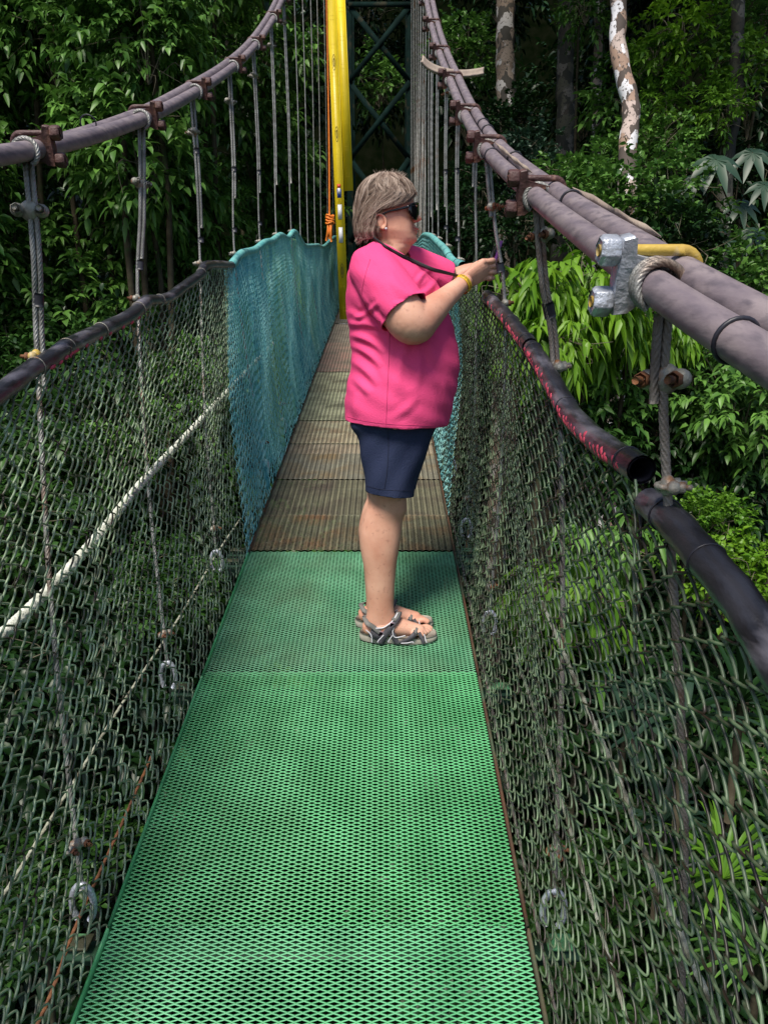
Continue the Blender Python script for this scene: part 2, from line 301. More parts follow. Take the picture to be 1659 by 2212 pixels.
net('chain_link_net', railR, 1, .30, 4.2, MT['net_r'], .0021, 'dark green chain-link net on the right side below the pink striped black hose', .03, 3, pitch=.031, origin=(XR, .3, float(zd(.3))))
net('chain_link_net', railR, 1, 3.6, 13, MT['net_t'], .0026, 'dark teal chain-link net on the right, behind the woman', .03, 4, origin=(XR, 3.6, float(zd(3.6))))
# teal shade cloth behind the teal netting
def cloth(rail, side, ya, yb, label, m):
    ys = rail[:, 1]; o = np.argsort(ys); ry, rx, rz = ys[o], rail[o, 0], rail[o, 2]
    Y = np.linspace(ya, yb, 260)[:, None]; h = np.linspace(0, 1, 70)[None]
    xe = XL if side < 0 else XR
    zt = np.interp(Y, ry, rz) - .02; zb = zd(Y - .45 * np.exp(-(Y - 3.6) / 2.5)) + .03; Z = zt + (zb - zt) * h
    X = np.interp(Y, ry, rx) * (1 - h) + xe * h + side * (.035 + .035 * np.sin(np.pi * h) + .02 * np.sin(Y * 11 + h * 3) + .008 * np.sin(Y * 31 - h * 5))
    lean = -.45 * h * np.exp(-(Y - 3.6) / 2.5)
    P = np.stack([X, Y + lean + 0 * h, Z], -1)
    ob = MB().grid(P).build('shade_cloth', m, origin=(xe, ya, float(zd(ya))))
    sm = ob.modifiers.new('s', 'SOLIDIFY'); sm.thickness = .001
    return tag(ob, label, 'shade cloth')
m, t, b = new_mat('shade_cloth'); N = t.nodes; L = t.links
tc = N.new('ShaderNodeTexCoord'); n = N.new('ShaderNodeTexNoise'); n.inputs['Scale'].default_value = 1.1; n.inputs['Detail'].default_value = 3; L.new(tc.outputs['Object'], n.inputs[0])
cr = N.new('ShaderNodeValToRGB'); cr.color_ramp.elements[0].position = .38; cr.color_ramp.elements[0].color = (.10, .42, .55, 1); cr.color_ramp.elements[1].position = .62; cr.color_ramp.elements[1].color = (.42, .70, .36, 1)
e = cr.color_ramp.elements.new(.5); e.color = (.18, .60, .60, 1); L.new(n.outputs[0], cr.inputs[0]); L.new(cr.outputs[0], b.inputs['Base Color']); b.inputs['Roughness'].default_value = .8
wv = N.new('ShaderNodeTexWave'); wv.bands_direction = 'Y'; wv.inputs['Scale'].default_value = 60; wv.inputs['Distortion'].default_value = 6; wv.inputs['Detail'].default_value = 2; L.new(tc.outputs['Object'], wv.inputs[0])
mr = N.new('ShaderNodeMapRange'); mr.inputs[1].default_value = .50; mr.inputs[2].default_value = .70; L.new(wv.outputs['Fac'], mr.inputs[0]); tl = N.new('ShaderNodeBsdfTranslucent'); L.new(cr.outputs[0], tl.inputs[0]); ms = N.new('ShaderNodeMixShader'); ms.inputs[0].default_value = .6; L.new(b.outputs[0], ms.inputs[1]); L.new(tl.outputs[0], ms.inputs[2])
tp = N.new('ShaderNodeBsdfTransparent'); m2 = N.new('ShaderNodeMixShader'); L.new(mr.outputs[0], m2.inputs[0]); L.new(tp.outputs[0], m2.inputs[1]); L.new(ms.outputs[0], m2.inputs[2]); L.new(m2.outputs[0], N['Material Output'].inputs[0])
cloth(railL, -1, 3.75, 12.5, 'blue green shade cloth hung behind the teal net on the left', m)
# hoses
def hose(P, r, m, name, label, marks=None, n=16):
    P = spl(P, max(12, len(P) * 8)); rr = r * (1 + .03 * np.sin(np.arange(len(P)) * .9))
    root = empty(name, P[0], label, 'hose')
    b = MB().tube(P, rr, n, caps=False); b.build('hose_wall', m, root)
    # open mouths: a dark inner skin
    MB().tube(P, rr * .82, n, caps=False).build('inner_wall', MT['tape'], root)
    return root, P
def bands(root, P, idx, r, m, name='wire_tie', rad=.0014):
    for i in idx:
        i = min(max(i, 1), len(P) - 2); T = P[i + 1] - P[i - 1]; T /= np.linalg.norm(T); a = np.cross(T, (0, 0, 1)); a /= np.linalg.norm(a); c = np.cross(T, a)
        an = np.linspace(0, 2 * np.pi, 21); ring = P[i] + (r + rad * .6) * (np.cos(an)[:, None] * a + np.sin(an)[:, None] * c)
        MB().tube(ring, rad, 5, caps=False).build(name, m, root)
def sel(rail, a, b): return rail[(rail[:, 1] >= a) & (rail[:, 1] <= b)]
HL, PL = hose(railL[:7], .020, MT['hose'], 'hose', 'black hose capping the left net at the lower left edge of the photo'); bands(HL, PL, (30, 46), .020, MT['clip'])
H2, P2 = hose(np.vstack([railL[4:5] * .3 + railL[5:6] * .7, railL[5:9]]), .021, MT['hose'], 'hose', 'black hose with pink spots on the left net, between the two nearest left hangers'); bands(H2, P2, (4, 20, 34), .021, MT['clip'])
H3, P3 = hose(railL[8:14] + np.array((0, 0, -.0)), .019, MT['hose'], 'hose', 'dark bent hose end on the left just before the teal rail'); bands(H3, P3, (6, 30), .019, MT['clip'])
for Pq, root_, n_ in ((P2, H2, 9), (PL, HL, 4)):
    b = MB()
    for k in range(n_):
        i = int((.12 + .76 * k / n_) * len(Pq)) if Pq is P2 else int((.62 + .07 * k) * len(Pq)); i = min(i, len(Pq) - 2)
        c = Pq[i]; T = Pq[i + 1] - Pq[i]; T /= np.linalg.norm(T); s_ = np.cross(T, (0, 0, 1)); s_ /= np.linalg.norm(s_); nn = s_ * .8 + np.array((0, 0, -.55)); nn = nn / np.linalg.norm(nn)
        rot = np.stack([T, np.cross(nn, T), nn], 1); b.ball(c + nn * .0205, (.010 + .006 * rng.random(), .006, .0040), rot, 10, 6)
    b.build('paint_spots', MT['pink_mark'], root_)
RT1 = rp(1402, 1085)
H4, P4 = hose(railR[:7] + np.array((.0, 0, 0)), .0215, MT['hose'], 'hose', 'scratched black hose on the right at the edge of the photo, below the silver clamp'); bands(H4, P4, (48, 36), .0215, MT['tape'])
H5, P5 = hose(railR[7:13], .0215, MT['hose'], 'hose', 'black hose with pink paint stripes on the right, between the two nearest right hangers'); bands(H5, P5, (3, 22, 44), .0215, MT['tape'])
H6, P6 = hose(railR[13:15] if False else np.array([railR[12] + (railR[13] - railR[12]) * .04, (railR[12] + railR[13]) / 2, railR[13], railR[14]]), .0215, MT['hose'], 'hose', 'black hose with pink stripes on the right, just below the woman\'s hands'); bands(H6, P6, (3, 16, 28), .0215, MT['tape'])
for Pq, root_ in ((P5, H5), (P6, H6)):
    b = MB(); i = 2
    while i < len(Pq) - 2:
        c = Pq[i]; T = Pq[i + 1] - Pq[i]; T /= np.linalg.norm(T); s_ = -np.cross(T, (0, 0, 1)); s_ /= np.linalg.norm(s_)
        for k in range(3):
            a_ = R(-28 + 16 * k + 8 * rng.standard_normal()); nn = s_ * math.cos(a_) + np.cross(s_, T) * -math.sin(a_) * (1 if np.cross(s_, T)[2] > 0 else -1) * -1
            sh = T * (.004 * k) ; rot = np.stack([T, np.cross(nn, T), nn], 1)
            b.ball(c + nn * .0195 + sh, (.0045 + .004 * rng.random(), .007, .0028), rot, 10, 5)
        i += int(rng.integers(1, 3))
    b.build('paint_stripes', MT['pink_mark'], root_)
HT, PT = hose(railL[13:], .021, MT['teal'], 'hose', 'teal painted hose capping the teal net on the left')
HT2, PT2 = hose(railR[16:], .022, MT['teal'], 'hose', 'teal painted hose on the far right net behind the woman\'s shoulder'); bands(HT2, PT2, (4, 12), .022, MT['tape'])
# ------------------------------------------------------------------ white rope and cords woven along the nets
def cord(pts, r, m, label, name='cord', step=.01, tww=80):
    P = dist_pts(spl(np.array(pts), 60), step); root = MB().tube(P, r, prof=STAR3, twist=tww).build(name, m, origin=P[0]); return tag(root, label, 'rope')
cord([pX(-60, 1420, -.768), pX(10, 1368, -.768), pX(140, 1240, -.768), pX(230, 1137, -.768), pX(310, 1040, -.768), pX(400, 945, -.768), pX(460, 880, -.768), pX(545, 790, -.768), pX(590, 742, -.768)], .0145, MT['white_rope'], 'thick whitewashed rope running along the left net', 'rope')
cord([pX(-60, 2040, -.735), pX(30, 1900, -.735), pX(160, 1690, -.735), pX(265, 1520, -.735), pX(390, 1330, -.735), pX(470, 1195, -.735), pX(520, 1120, -.735)], .0045, MT['cord'], 'thin pale cord low on the left net under the thick white rope')
cord([pX(60, 2260, -.66), pX(110, 2150, -.66), pX(165, 2000, -.66), pX(255, 1800, -.66), pX(330, 1630, -.665)], .0045, MT['rust'], 'rusty cable along the lower left edge of the walkway', 'cable')
cord([pX(1170, 1300, .40), pX(1269, 1531, .40), pX(1345, 1706, .40), pX(1394, 1846, .40), pX(1454, 1981, .40), pX(1560, 2230, .40)], .0052, MT['cord'], 'pale twisted rope behind the right net, the one nearer the right edge')
cord([pX(1110, 1400, .392), pX(1170, 1586, .392), pX(1229, 1786, .392), pX(1294, 2001, .392), pX(1360, 2225, .392)], .0042, MT['cord'], 'pale twisted rope behind the right net, the one nearer the deck')
tag(MB().tube(dist_pts([pX(1480, 1872, .42), pX(1600, 1830, .42), pX(1700, 1790, .40)], .05), .0014, 5).build('wire', MT['clip'], origin=pX(1480, 1872, .42)), 'thin grey wire crossing the right net near the right edge', 'wire')
# rusty cables that lie beside the deck edge on the right
cord([(XR + .028, y, float(zd(y)) - .012 + .004 * math.sin(y * 7)) for y in np.linspace(.6, 6.5, 24)], .0042, MT['rope_rust'], 'rusty cable along the right edge of the walkway', 'cable')
# ------------------------------------------------------------------ main cables (two sheathed pipes each side)
cabL = [pY(65, 325, Y2), pY(302, 260, Y3), pY(425, 198, Y4), pY(503, 146, Y5), pY(553, 97, Y6), pY(590, 42, Y7), pY(612, -4, Y8)]
cabR = [pY(1394, 606, Y1), pY(1149, 418, Y2), pY(1049, 322, Y3), pY(1002, 245, Y4), pY(972, 174, Y5), pY(948, 112, Y6), pY(932, 55, Y7), pY(921, -2, Y8)]
def ext(c, x_end):
    c = [np.array(p) for p in c]; a, b = c[-2], c[-1]; sl = (b - a) / (b[1] - a[1]); dz = ((c[-1] - c[-3]) - (c[-3] - c[-5]))[2] / 4
    for k in range(9, 19):
        p = c[-1].copy(); p[1] = Yh(k); p[0] += (x_end - p[0]) * .12; p[2] += sl[2] * .776 + .035 * (k - 8) * .5; c.append(p)
    return c
cabL = ext(cabL, -.74); cabR = ext(cabR, .42)
s0 = cabL[0] - cabL[1]; s0[2] += .06
cabL = [cabL[0] + s0 * 1.9 * np.array((1, 1, .8)), cabL[0] + s0] + cabL
cabR = [np.array((.350, .18, -.150)), np.array((.343, .50, -.045))] + cabR
def cable(Pts, side, idx0):
    P = spl(Pts, len(Pts) * 10); k_ = np.clip((P[:, 1:2] - Y2) / 1.6, 0, 1); o = np.array((side * .043, 0, .010)) if side > 0 else (1 - k_) * np.array((-.037, 0, -.004)) + k_ * np.array((-.036, 0, .014))
    root = empty('main_cable', P[0], 'pair of purple grey sheathed support cables rising on the %s' % ('left' if side < 0 else 'right'), 'bridge cable')
    MB().tube(P, .0200, 20).build('sheath', MT['pipe'], root); MB().tube(P + o, .0192, 20).build('sheath', MT['pipe'], root)
    return root, P
CL, PCL = cable(cabL, -1, 1); CR, PCR = cable(cabR, 1, 2)
def ring_tie(root, c, T, r, rad, m):
    T = T / np.linalg.norm(T); a = np.cross(T, (0, 0, 1)); a /= np.linalg.norm(a); cc = np.cross(T, a); an = np.linspace(0, 2 * np.pi, 25)
    MB().tube(c + (r + rad * .5) * (np.cos(an)[:, None] * a + np.sin(an)[:, None] * cc), rad, 6, caps=False).build('black_tie', m, root)
def near_y(P, y): return min(max(int(np.argmin(abs(P[:, 1] - y))), 1), len(P) - 2)
for y, o in ((.69, 0), (.62, 1), (1.52, 1), (2.18, 1), (2.28, 0), (2.9, 1), (2.75, 1)):
    i = near_y(PCR, y); ring_tie(CR, PCR[i] + (np.array((.043, 0, .01)) if o else 0), PCR[i + 1] - PCR[i - 1], .0200, .0026, MT['tape'])
i = near_y(PCL, 2.12); ring_tie(CL, PCL[i] + np.array((-.036, 0, .025)), PCL[i + 1] - PCL[i - 1], .0200, .002, MT['tape'])
# split, curled sheath flap (right cable) and the curved board of broken sheath on top
b = MB()
for (ya, yb, off) in ((Y2 + .1, Y3 - .1, (.02, 0, .028)), (Y1 + .12, Y2 - .12, (.062, 0, .027))):
    P = np.array([PCR[near_y(PCR, y)] for y in np.linspace(ya, yb, 9)]) + np.array(off); rr = np.array([.001, .006, .004, .007, .004, .006, .008, .004, .001])
    b.tube(P, rr, prof=[(-1, -.25), (1, -.2), (.9, .2), (-.9, .25)])
b.build('torn_flap', MT['pipe_tan'], CR, smooth=False)
D5 = pY(972, 174, Y5)[1]
sp = [(912, 133), (925, 146), (945, 156), (975, 163), (1005, 164), (1030, 161), (1044, 158)]
P = spl([pY(u, v, 4.02 + .0015 * (u - 912)) for u, v in sp], 30)
wd_ = np.linspace(-1, 1, 9)[None, :, None]; dv = np.array((.12, .70, .52))
V = P[:, None] + wd_ * .046 * dv + (wd_ ** 2) * np.array((0, -.012, .014))
o = MB().grid(V).build('broken_sheath', MT['pipe_tan'], origin=P[15]); sm = o.modifiers.new('s', 'SOLIDIFY'); sm.thickness = .009
tag(o, 'curved piece of split tan sheath lying across the right cable', 'broken pipe')
# ------------------------------------------------------------------ cable clamps
def clamp(side, c, T, metal, nutm, ubm, label, sc_=1.0, group=None):
    T = T / np.linalg.norm(T); ix = np.array((-side, 0., 0)); ix = ix - T * (ix @ T); ix /= np.linalg.norm(ix); up = np.cross(ix, T); up = up if up[2] > 0 else -up
    root = empty('cable_clamp', c, label, 'cable clamp', group); s = sc_
    poly = [(.026, -.048), (.046, -.050), (.049, .0), (.047, .062), (.030, .066), (.027, .040), (-.022, .029), (-.046, .023), (-.046, .0195), (-.010, .0225), (.012, .020), (.0225, 0), (.012, -.020), (-.010, -.022), (-.012, -.03), (.012, -.036)]
    b = MB(); b.extr([(x * s, y * s) for x, y in poly], c, ix, up, T, .034 * s)
    b.build('saddle', metal, root, smooth=False, bevel=.0025)
    for z in (.043, -.032):
        k = c + ix * .061 * s + up * z * s
        MB().hexa(k, ix, .0235 * s, .028 * s).build('nut', nutm, root, smooth=False, bevel=.0016)
    zs = np.linspace(np.pi / 2, -np.pi / 2, 14)
    arc = [c + ix * x * s + up * .043 * s for x in (.078, .04, .0, -.03, -.048)] + [c + ix * (-.048 - .030 * math.cos(a)) * s + up * (.0055 + .0375 * math.sin(a)) * s for a in zs] + [c + ix * x * s + up * -.032 * s for x in (-.048, -.03, 0, .04, .078)]
    MB().tube(np.array(arc), .0085 * s, 10).build('u_bolt', ubm, root)
    return root
cg = 'rust red clamps bolted on the support cables'
for n in range(1, 9):
    i = near_y(PCR, Yh(n)); T = PCR[i + 1] - PCR[i - 1]; c = PCR[i]
    if n == 1: clamp(1, c, T, MT['galv'], MT['galv'], MT['yellow_paint'], 'large silver clamp with two hex nuts and a yellow bolt on the right cable', .80)
    else: clamp(1, c, T, MT['maroon'], MT['maroon'], MT['maroon'], '%s rust red clamp up the right cable beyond the silver one' % ['', '', 'first', 'second', 'third', 'fourth', 'fifth', 'sixth', 'seventh'][n], .8, cg)
    if n > 1:
        i = near_y(PCL, Yh(n)); T = PCL[i + 1] - PCL[i - 1]
        clamp(-1, PCL[i] + T / np.linalg.norm(T) * .05, T, MT['maroon'], MT['maroon'], MT['maroon'], '%s rust red clamp up the left cable from the left edge' % ['', '', 'first', 'second', 'third', 'fourth', 'fifth', 'sixth', 'seventh'][n], .72, cg)
# ------------------------------------------------------------------ hangers
def hook_ring(c, side, s=1):
    a = np.linspace(R(-60), R(230), 18); P = np.array([c + np.array((.030 * math.cos(k) * s * .8, 0, .048 * math.sin(k) * s)) for k in a]); return P
def wire_clip(root, c, ax, face, s=1.0, m=None, rusty=False):
    face = np.array(face, float); face -= ax * (face @ ax); face /= np.linalg.norm(face); sd_ = np.cross(ax, face)
    cl = MB(); m = m or MT['clip']
    cl.ball(c - face * .004, (.019 * s, .014 * s, .020 * s), np.stack([sd_, face, ax], 1), 14, 8)
    cl.ball(c + sd_ * .021 * s, (.014 * s, .013 * s, .013 * s), np.stack([sd_, face, ax], 1), 12, 8); cl.ball(c - sd_ * .021 * s, (.014 * s, .013 * s, .013 * s), np.stack([sd_, face, ax], 1), 12, 8)
    q = cl.build('wire_clip', m, root)
    nb = MB()
    for k in (-1, 1): nb.hexa(c + sd_ * .021 * k * s + face * .014 * s, face, .0105 * s, .010 * s); nb.tube([c + sd_ * .021 * k * s + face * .014 * s, c + sd_ * .021 * k * s + face * .030 * s], .0052 * s, 8)
    nb.build('nuts', MT['rust'] if rusty else m, q, smooth=False)
    a = np.linspace(-np.pi / 2, np.pi / 2, 11); U = np.array([c + sd_ * .021 * s * math.sin(k) - face * (.010 + .014 * math.cos(k)) * s for k in a])
    MB().tube(U, .0055 * s, 8).build('u_bolt', MT['rust'] if rusty else m, q)
HB = {(-1, 2): deck_at(186, 2006), (-1, 3): deck_at(367, 1500), (-1, 4): deck_at(470, 1245), (1, 2): deck_at(1192, 2020), (1, 1): np.array((.39, .62, float(zd(.62))))}
ordn = ['', 'first', 'second', 'third', 'fourth', 'fifth', 'sixth', 'seventh', 'eighth', 'ninth', 'tenth', 'eleventh', 'twelfth', 'thirteenth', 'fourteenth', 'fifteenth', 'sixteenth', 'seventeenth']
tr = np.random.default_rng(11)
for side, PC, rail in ((-1, PCL, railL), (1, PCR, railR)):
    o = np.argsort(rail[:, 1])
    for n in range(1 if side > 0 else 2, 18):
        Yn = Yh(n); ci = near_y(PC, Yn); tc_ = PC[ci].copy()
        pr_ = np.array([np.interp(Yn, rail[o, 1], rail[o, 0]) + side * .030, Yn, np.interp(Yn, rail[o, 1], rail[o, 2]) + .005])
        if n >= 4: tc_[0] = pr_[0] * .6 + tc_[0] * .4
        bt = HB.get((side, n), np.array((XL - .065 if side < 0 else XR + .065, Yn, float(zd(Yn)))))
        bt = bt + np.array((0, 0, .10))
        if side > 0 and n == 1: pr_ = pY(1440, 1048, Yn); bt = pY(1466, 2320, Yn); tc_ = pY(1424, 640, Yn)
        step = .006 if n <= 3 else (.012 if n <= 6 else .05)
        path = dist_pts(spl([tc_ + np.array((side * .012, 0, -.02)), tc_ * .5 + pr_ * .5, pr_, pr_ * .5 + bt * .5 + np.array((side * .015, 0, 0)), bt], 40), step)
        if side > 0:
            extra = 'nearest hanger, hanging from the silver clamp' if n == 1 else ('second right hanger, just beyond the silver clamp one' if n == 2 else 'hanger rope in front of the woman\'s hands' if n == 3 else '%s hanger rope along the right cable' % ordn[n])
        else: extra = 'nearest left hanger with a big grey clip' if n == 2 else '%s left hanger rope from the left edge' % ordn[n - 1]
        root = empty('hanger_rope', bt, ('twisted steel ' if n < 7 else 'thin steel ') + extra, 'hanger rope', 'steel ropes hanging from the support cables')
        rm = MT['rope_rust'] if (side > 0 and n in (1, 2)) else MT['rope']
        rr = .0062 if n < 9 else .0056
        if n > 8: MB().tube(path, rr, 6).build('rope', rm, root)
        else: MB().tube(path, rr, prof=STAR, twist=95 * (1 if side < 0 else -1)).build('rope', rm, root)
        if n <= 8:
            # loop over the cable and the doubled tail
            for q_, yo in enumerate((-.026, -.035, -.043) if n == 1 else (-.024,)):
                loop = [PC[ci] + np.array((side * .004 + .0275 * math.cos(a), yo if n == 1 else yo + .01, .0275 * math.sin(a) + yo * .3)) for a in np.linspace(R(-60), R(240), 20)]
                MB().tube(dist_pts(np.array(loop), .003), .0052 if n == 1 else .0062, prof=STAR, twist=140).build('loop', MT['rope'], root)
            L_ = path[:, 2]; cz = pY(1000, {(1, 1): 822, (1, 2): 515, (1, 3): 445, (1, 4): 342, (1, 5): 258, (1, 6): 205, (1, 7): 150, (1, 8): 90, (-1, 2): 455, (-1, 3): 390, (-1, 4): 285, (-1, 5): 215, (-1, 6): 163, (-1, 7): 98, (-1, 8): 48}[(side, n)], Yn)[2]; tz = pr_[2] + .12 + .25 * tr.random() * (n > 2) - (.2 if n == 2 else 0)
            tail = path[(L_ > tz)] + np.array((.0115, .004, 0)) * (1 if side < 0 else -1)
            k_ = np.clip((L_[L_ > tz] - cz) / .25, 0, 1); 
            if len(tail) > 4 and not (n == 1): MB().tube(tail, rr, prof=STAR, twist=95).build('rope_tail', rm, root)
            if n == 1:
                tail = path[(L_ > cz - .03)] - np.array((.0115, 0, 0)); MB().tube(tail, rr, prof=STAR, twist=95).build('rope_tail', rm, root)
            j = int(np.argmin(abs(L_ - cz))); ax = path[max(j - 1, 0)] - path[min(j + 1, len(path) - 1)]; ax /= np.linalg.norm(ax)
            if n == 2 and side < 0: wire_clip(root, path[j], ax, (.25, -1, 0), 1.15)
            elif n == 1: wire_clip(root, path[j], ax, (-.75, -.65, 0), 1.0, MT['clip'], True)
            else: wire_clip(root, path[j], ax, (.9 * (1 if n % 2 else -1), -.6, .1), .95, MT['clip'], side > 0)
            # clip where the rail is fixed
            face = (side * 1.0, -.2, 0.05)
            wire_clip(root, pr_ + np.array((side * .004, -.004, 0)), ax, face, .72 if n == 1 else .85, MT['yellow_paint'] if (side < 0 and n == 2) else MT['clip'], n == 3 or (side < 0 and n == 2))
            for q in range(2 if n > 1 else 0):
                zt = pr_[2] + (.10 + .30 * q) + .05 * tr.random(); 
                if zt > cz - .05: continue
                seg = path[abs(L_ - zt) < .018] + np.array((.0058, .002, 0)) * (1 if side < 0 else -1)
                if len(seg) > 2: MB().tube(seg, .0135, prof=[(1.0 * math.cos(a), .62 * math.sin(a)) for a in np.linspace(0, 2 * np.pi, 10, endpoint=False)], ref=(1, 0, 0)).build('tape', MT['tape'], root)
        if n <= 6:
            MB().tube(hook_ring(bt - np.array((0, 0, .035)), side), .0075, 10).build('hook', MT['galv'], root)
            if n > 1:
                ax = np.array((0, 0, 1.)); wire_clip(root, bt + np.array((0, 0, .11)), ax, (.9, -.5, 0), .8, MT['clip'], True)
# cross beams that carry the deck, their green lugs stick out on both sides
b_first = None
for k, n in enumerate(range(1, 15)):
    y = SY[n] if n < 4 else Yh(n); z = float(zd(y)) - .06
    root = empty('cross_beam', (-.15, y, z), 'green cross beam under the walkway, %s from the camera' % ordn[k + 1], 'deck beam', 'cross beams under the walkway')
    MB().box((-.147, y, z - .0), (1.16, .05, .008)).box((-.147, y + .021, z - .03), (1.16, .008, .05)).build('angle_bar', MT['beam'], root, smooth=False)
    for s_, xx in ((-1, XL - .075), (1, XR + .075)): MB().box((xx, y, z + .024), (.06, .045, .007)).build('lug', MT['lug'], root, smooth=False, bevel=.002)
# ------------------------------------------------------------------ tower
TY = 14.0
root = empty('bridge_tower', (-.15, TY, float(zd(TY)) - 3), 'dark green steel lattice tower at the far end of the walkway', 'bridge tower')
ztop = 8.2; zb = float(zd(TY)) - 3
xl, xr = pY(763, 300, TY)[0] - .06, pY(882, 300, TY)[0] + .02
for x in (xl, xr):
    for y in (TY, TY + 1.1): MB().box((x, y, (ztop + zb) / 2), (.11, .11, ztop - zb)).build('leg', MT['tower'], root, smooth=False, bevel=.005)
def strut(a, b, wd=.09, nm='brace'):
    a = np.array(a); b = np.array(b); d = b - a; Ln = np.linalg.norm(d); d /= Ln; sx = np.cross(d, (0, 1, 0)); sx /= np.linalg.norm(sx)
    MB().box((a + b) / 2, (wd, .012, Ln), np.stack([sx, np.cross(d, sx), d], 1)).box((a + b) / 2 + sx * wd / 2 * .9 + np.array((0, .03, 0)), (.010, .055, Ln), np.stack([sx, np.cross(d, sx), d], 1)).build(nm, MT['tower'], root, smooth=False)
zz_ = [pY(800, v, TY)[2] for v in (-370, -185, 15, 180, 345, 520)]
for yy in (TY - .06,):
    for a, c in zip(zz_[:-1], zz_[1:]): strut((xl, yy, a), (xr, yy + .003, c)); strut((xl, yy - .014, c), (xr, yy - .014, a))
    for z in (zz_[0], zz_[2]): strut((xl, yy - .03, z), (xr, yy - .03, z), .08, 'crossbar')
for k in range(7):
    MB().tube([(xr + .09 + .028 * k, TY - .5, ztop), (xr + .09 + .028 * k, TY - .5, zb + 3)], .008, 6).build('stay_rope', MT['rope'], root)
# ------------------------------------------------------------------ ladder
LY = 9.35
root = empty('extension_ladder', pY(745, 700, LY), 'tall yellow fibreglass extension ladder standing on the walkway beside the left net', 'ladder')
def lrail(name, uv0, uv1, yo, wd=.098):
    a = pY(*uv0, LY + yo); b = pY(*uv1, LY + yo); d = b - a; Ln = np.linalg.norm(d); d /= Ln; sx = np.cross(d, (0, 1, 0)); sx /= np.linalg.norm(sx); rt = np.stack([sx, np.cross(d, sx), d], 1)
    g = MB().box((a + b) / 2, (wd, .006, Ln), rt)
    for s_ in (-1, 1): g.box((a + b) / 2 + sx * s_ * (wd / 2 + .003) + np.array((0, .014, 0)), (.006, .034, Ln), rt)
    o_ = g.build(name, MT['lad'], root, smooth=False); return a, b, d, sx, rt, o_
secs = []
for yo in (0, .42):
    secs.append(lrail('base_rail', (744, 700), (714, -60), yo)); secs.append(lrail('fly_rail', (753.5, 412), (733, -60), yo + .01))
for s1, s2 in ((secs[0], secs[2]), (secs[1], secs[3])):
    Ln = np.linalg.norm(s1[1] - s1[0]); g = MB()
    for k in range(int(Ln / .3)):
        p = s1[0] + s1[2] * (.18 + .3 * k); g.tube([p, p + np.array((0, .43, 0))], .016, 8)
    g.build('rungs', MT['clip'], root)
    g = MB()
    for k in range(int(Ln / .3)):
        for q in (-.022, -.006, .010, .024):
            for dd in (-.02, .02): g.ball(s1[0] + s1[2] * (.18 + .3 * k + dd) + s1[3] * q + np.array((0, -.0035, 0)), (.0035, .002, .0035), None, 6, 4)
    g.build('rivets', MT['lad'], root)
a, b_, d, sx, rt, o_ = secs[0]
MT['sticker'] = mat('white_label', (.72, .72, .74), rough=.4); MT['red'] = mat('red_label', (.6, .06, .02), rough=.4); MT['blue'] = mat('blue_label', (.02, .06, .42), rough=.4)
def on_ladder(v): 
    t_ = (pY(740, v, LY)[2] - a[2]) / d[2]; return a + d * t_ + np.array((0, -.0045, 0))
for nm, v, wd, h, m_ in (('red_label', 402, .045, .045, 'red'), ('blue_label', 418, .05, .10, 'blue'), ('white_label', 413, .030, .07, 'sticker'), ('white_label', 458, .05, .17, 'sticker'), ('white_label', 508, .05, .18, 'sticker')):
    MB().box(on_ladder(v) + np.array((0, -.001 * (m_ == 'sticker') * 2, 0)), (wd, .0015, h), rt).build(nm, MT[m_], root, smooth=False)
for v in (135, 290, 585):
    p = on_ladder(v); dia = [(math.sin(k) * abs(math.sin(k)) ** .3 * .020, math.cos(k) * .085) for k in np.linspace(0, 2 * np.pi, 25)]
    g = MB().tube([p + sx * x + d * z for x, z in dia], .0022, 4, caps=False).tube([p + sx * x * .45 + d * z * .55 for x, z in dia], .002, 4, caps=False).tube([p - d * .05, p + d * .05], .002, 4)
    g.build('diamond_mark', MT['ink'], root)
MB().box(a - d * .02, (.11, .5, .03), rt).build('foot', MT['galv'], root, smooth=False)
# warning triangle
p = on_ladder(436); MB().tube([p + sx * x + d * z for x, z in ((-.018, -.03), (.018, -.03), (0, .03), (-.018, -.03))], .0025, 4).build('warning_mark', MT['ink'], root)
# orange rope
OY = 9.0
P = spl([pY(704, -60, OY), pY(707, 60, OY), pY(711, 300, OY), pY(712, 470, OY)], 40)
root = empty('orange_rope', P[-1], 'bright orange rope tied in a knot beside the yellow ladder', 'rope')
MB().tube(P, .011, 6).build('line', MT['orange_rope'], root)
g = MB()
for k in range(4):
    an = np.linspace(0, 2 * np.pi, 14); c = pY(713, 467 + 5 * k, OY); g.tube(c + np.stack([.045 * np.cos(an), .03 * np.sin(an), .012 * np.sin(2 * an + k)], 1), .012, 6)
g.build('knot', MT['orange_rope'], root)
for (u0, u1, v1) in ((709, 705, 520), (712, 716, 522), (716, 712, 516), (714, 708, 512)):
    MB().tube(spl([pY(u0, 480, OY), pY((u0 + u1) / 2 + 1, 500, OY - .03), pY(u1, v1, OY)], 10), .012, 6).build('loose_end', MT['orange_rope'], root)
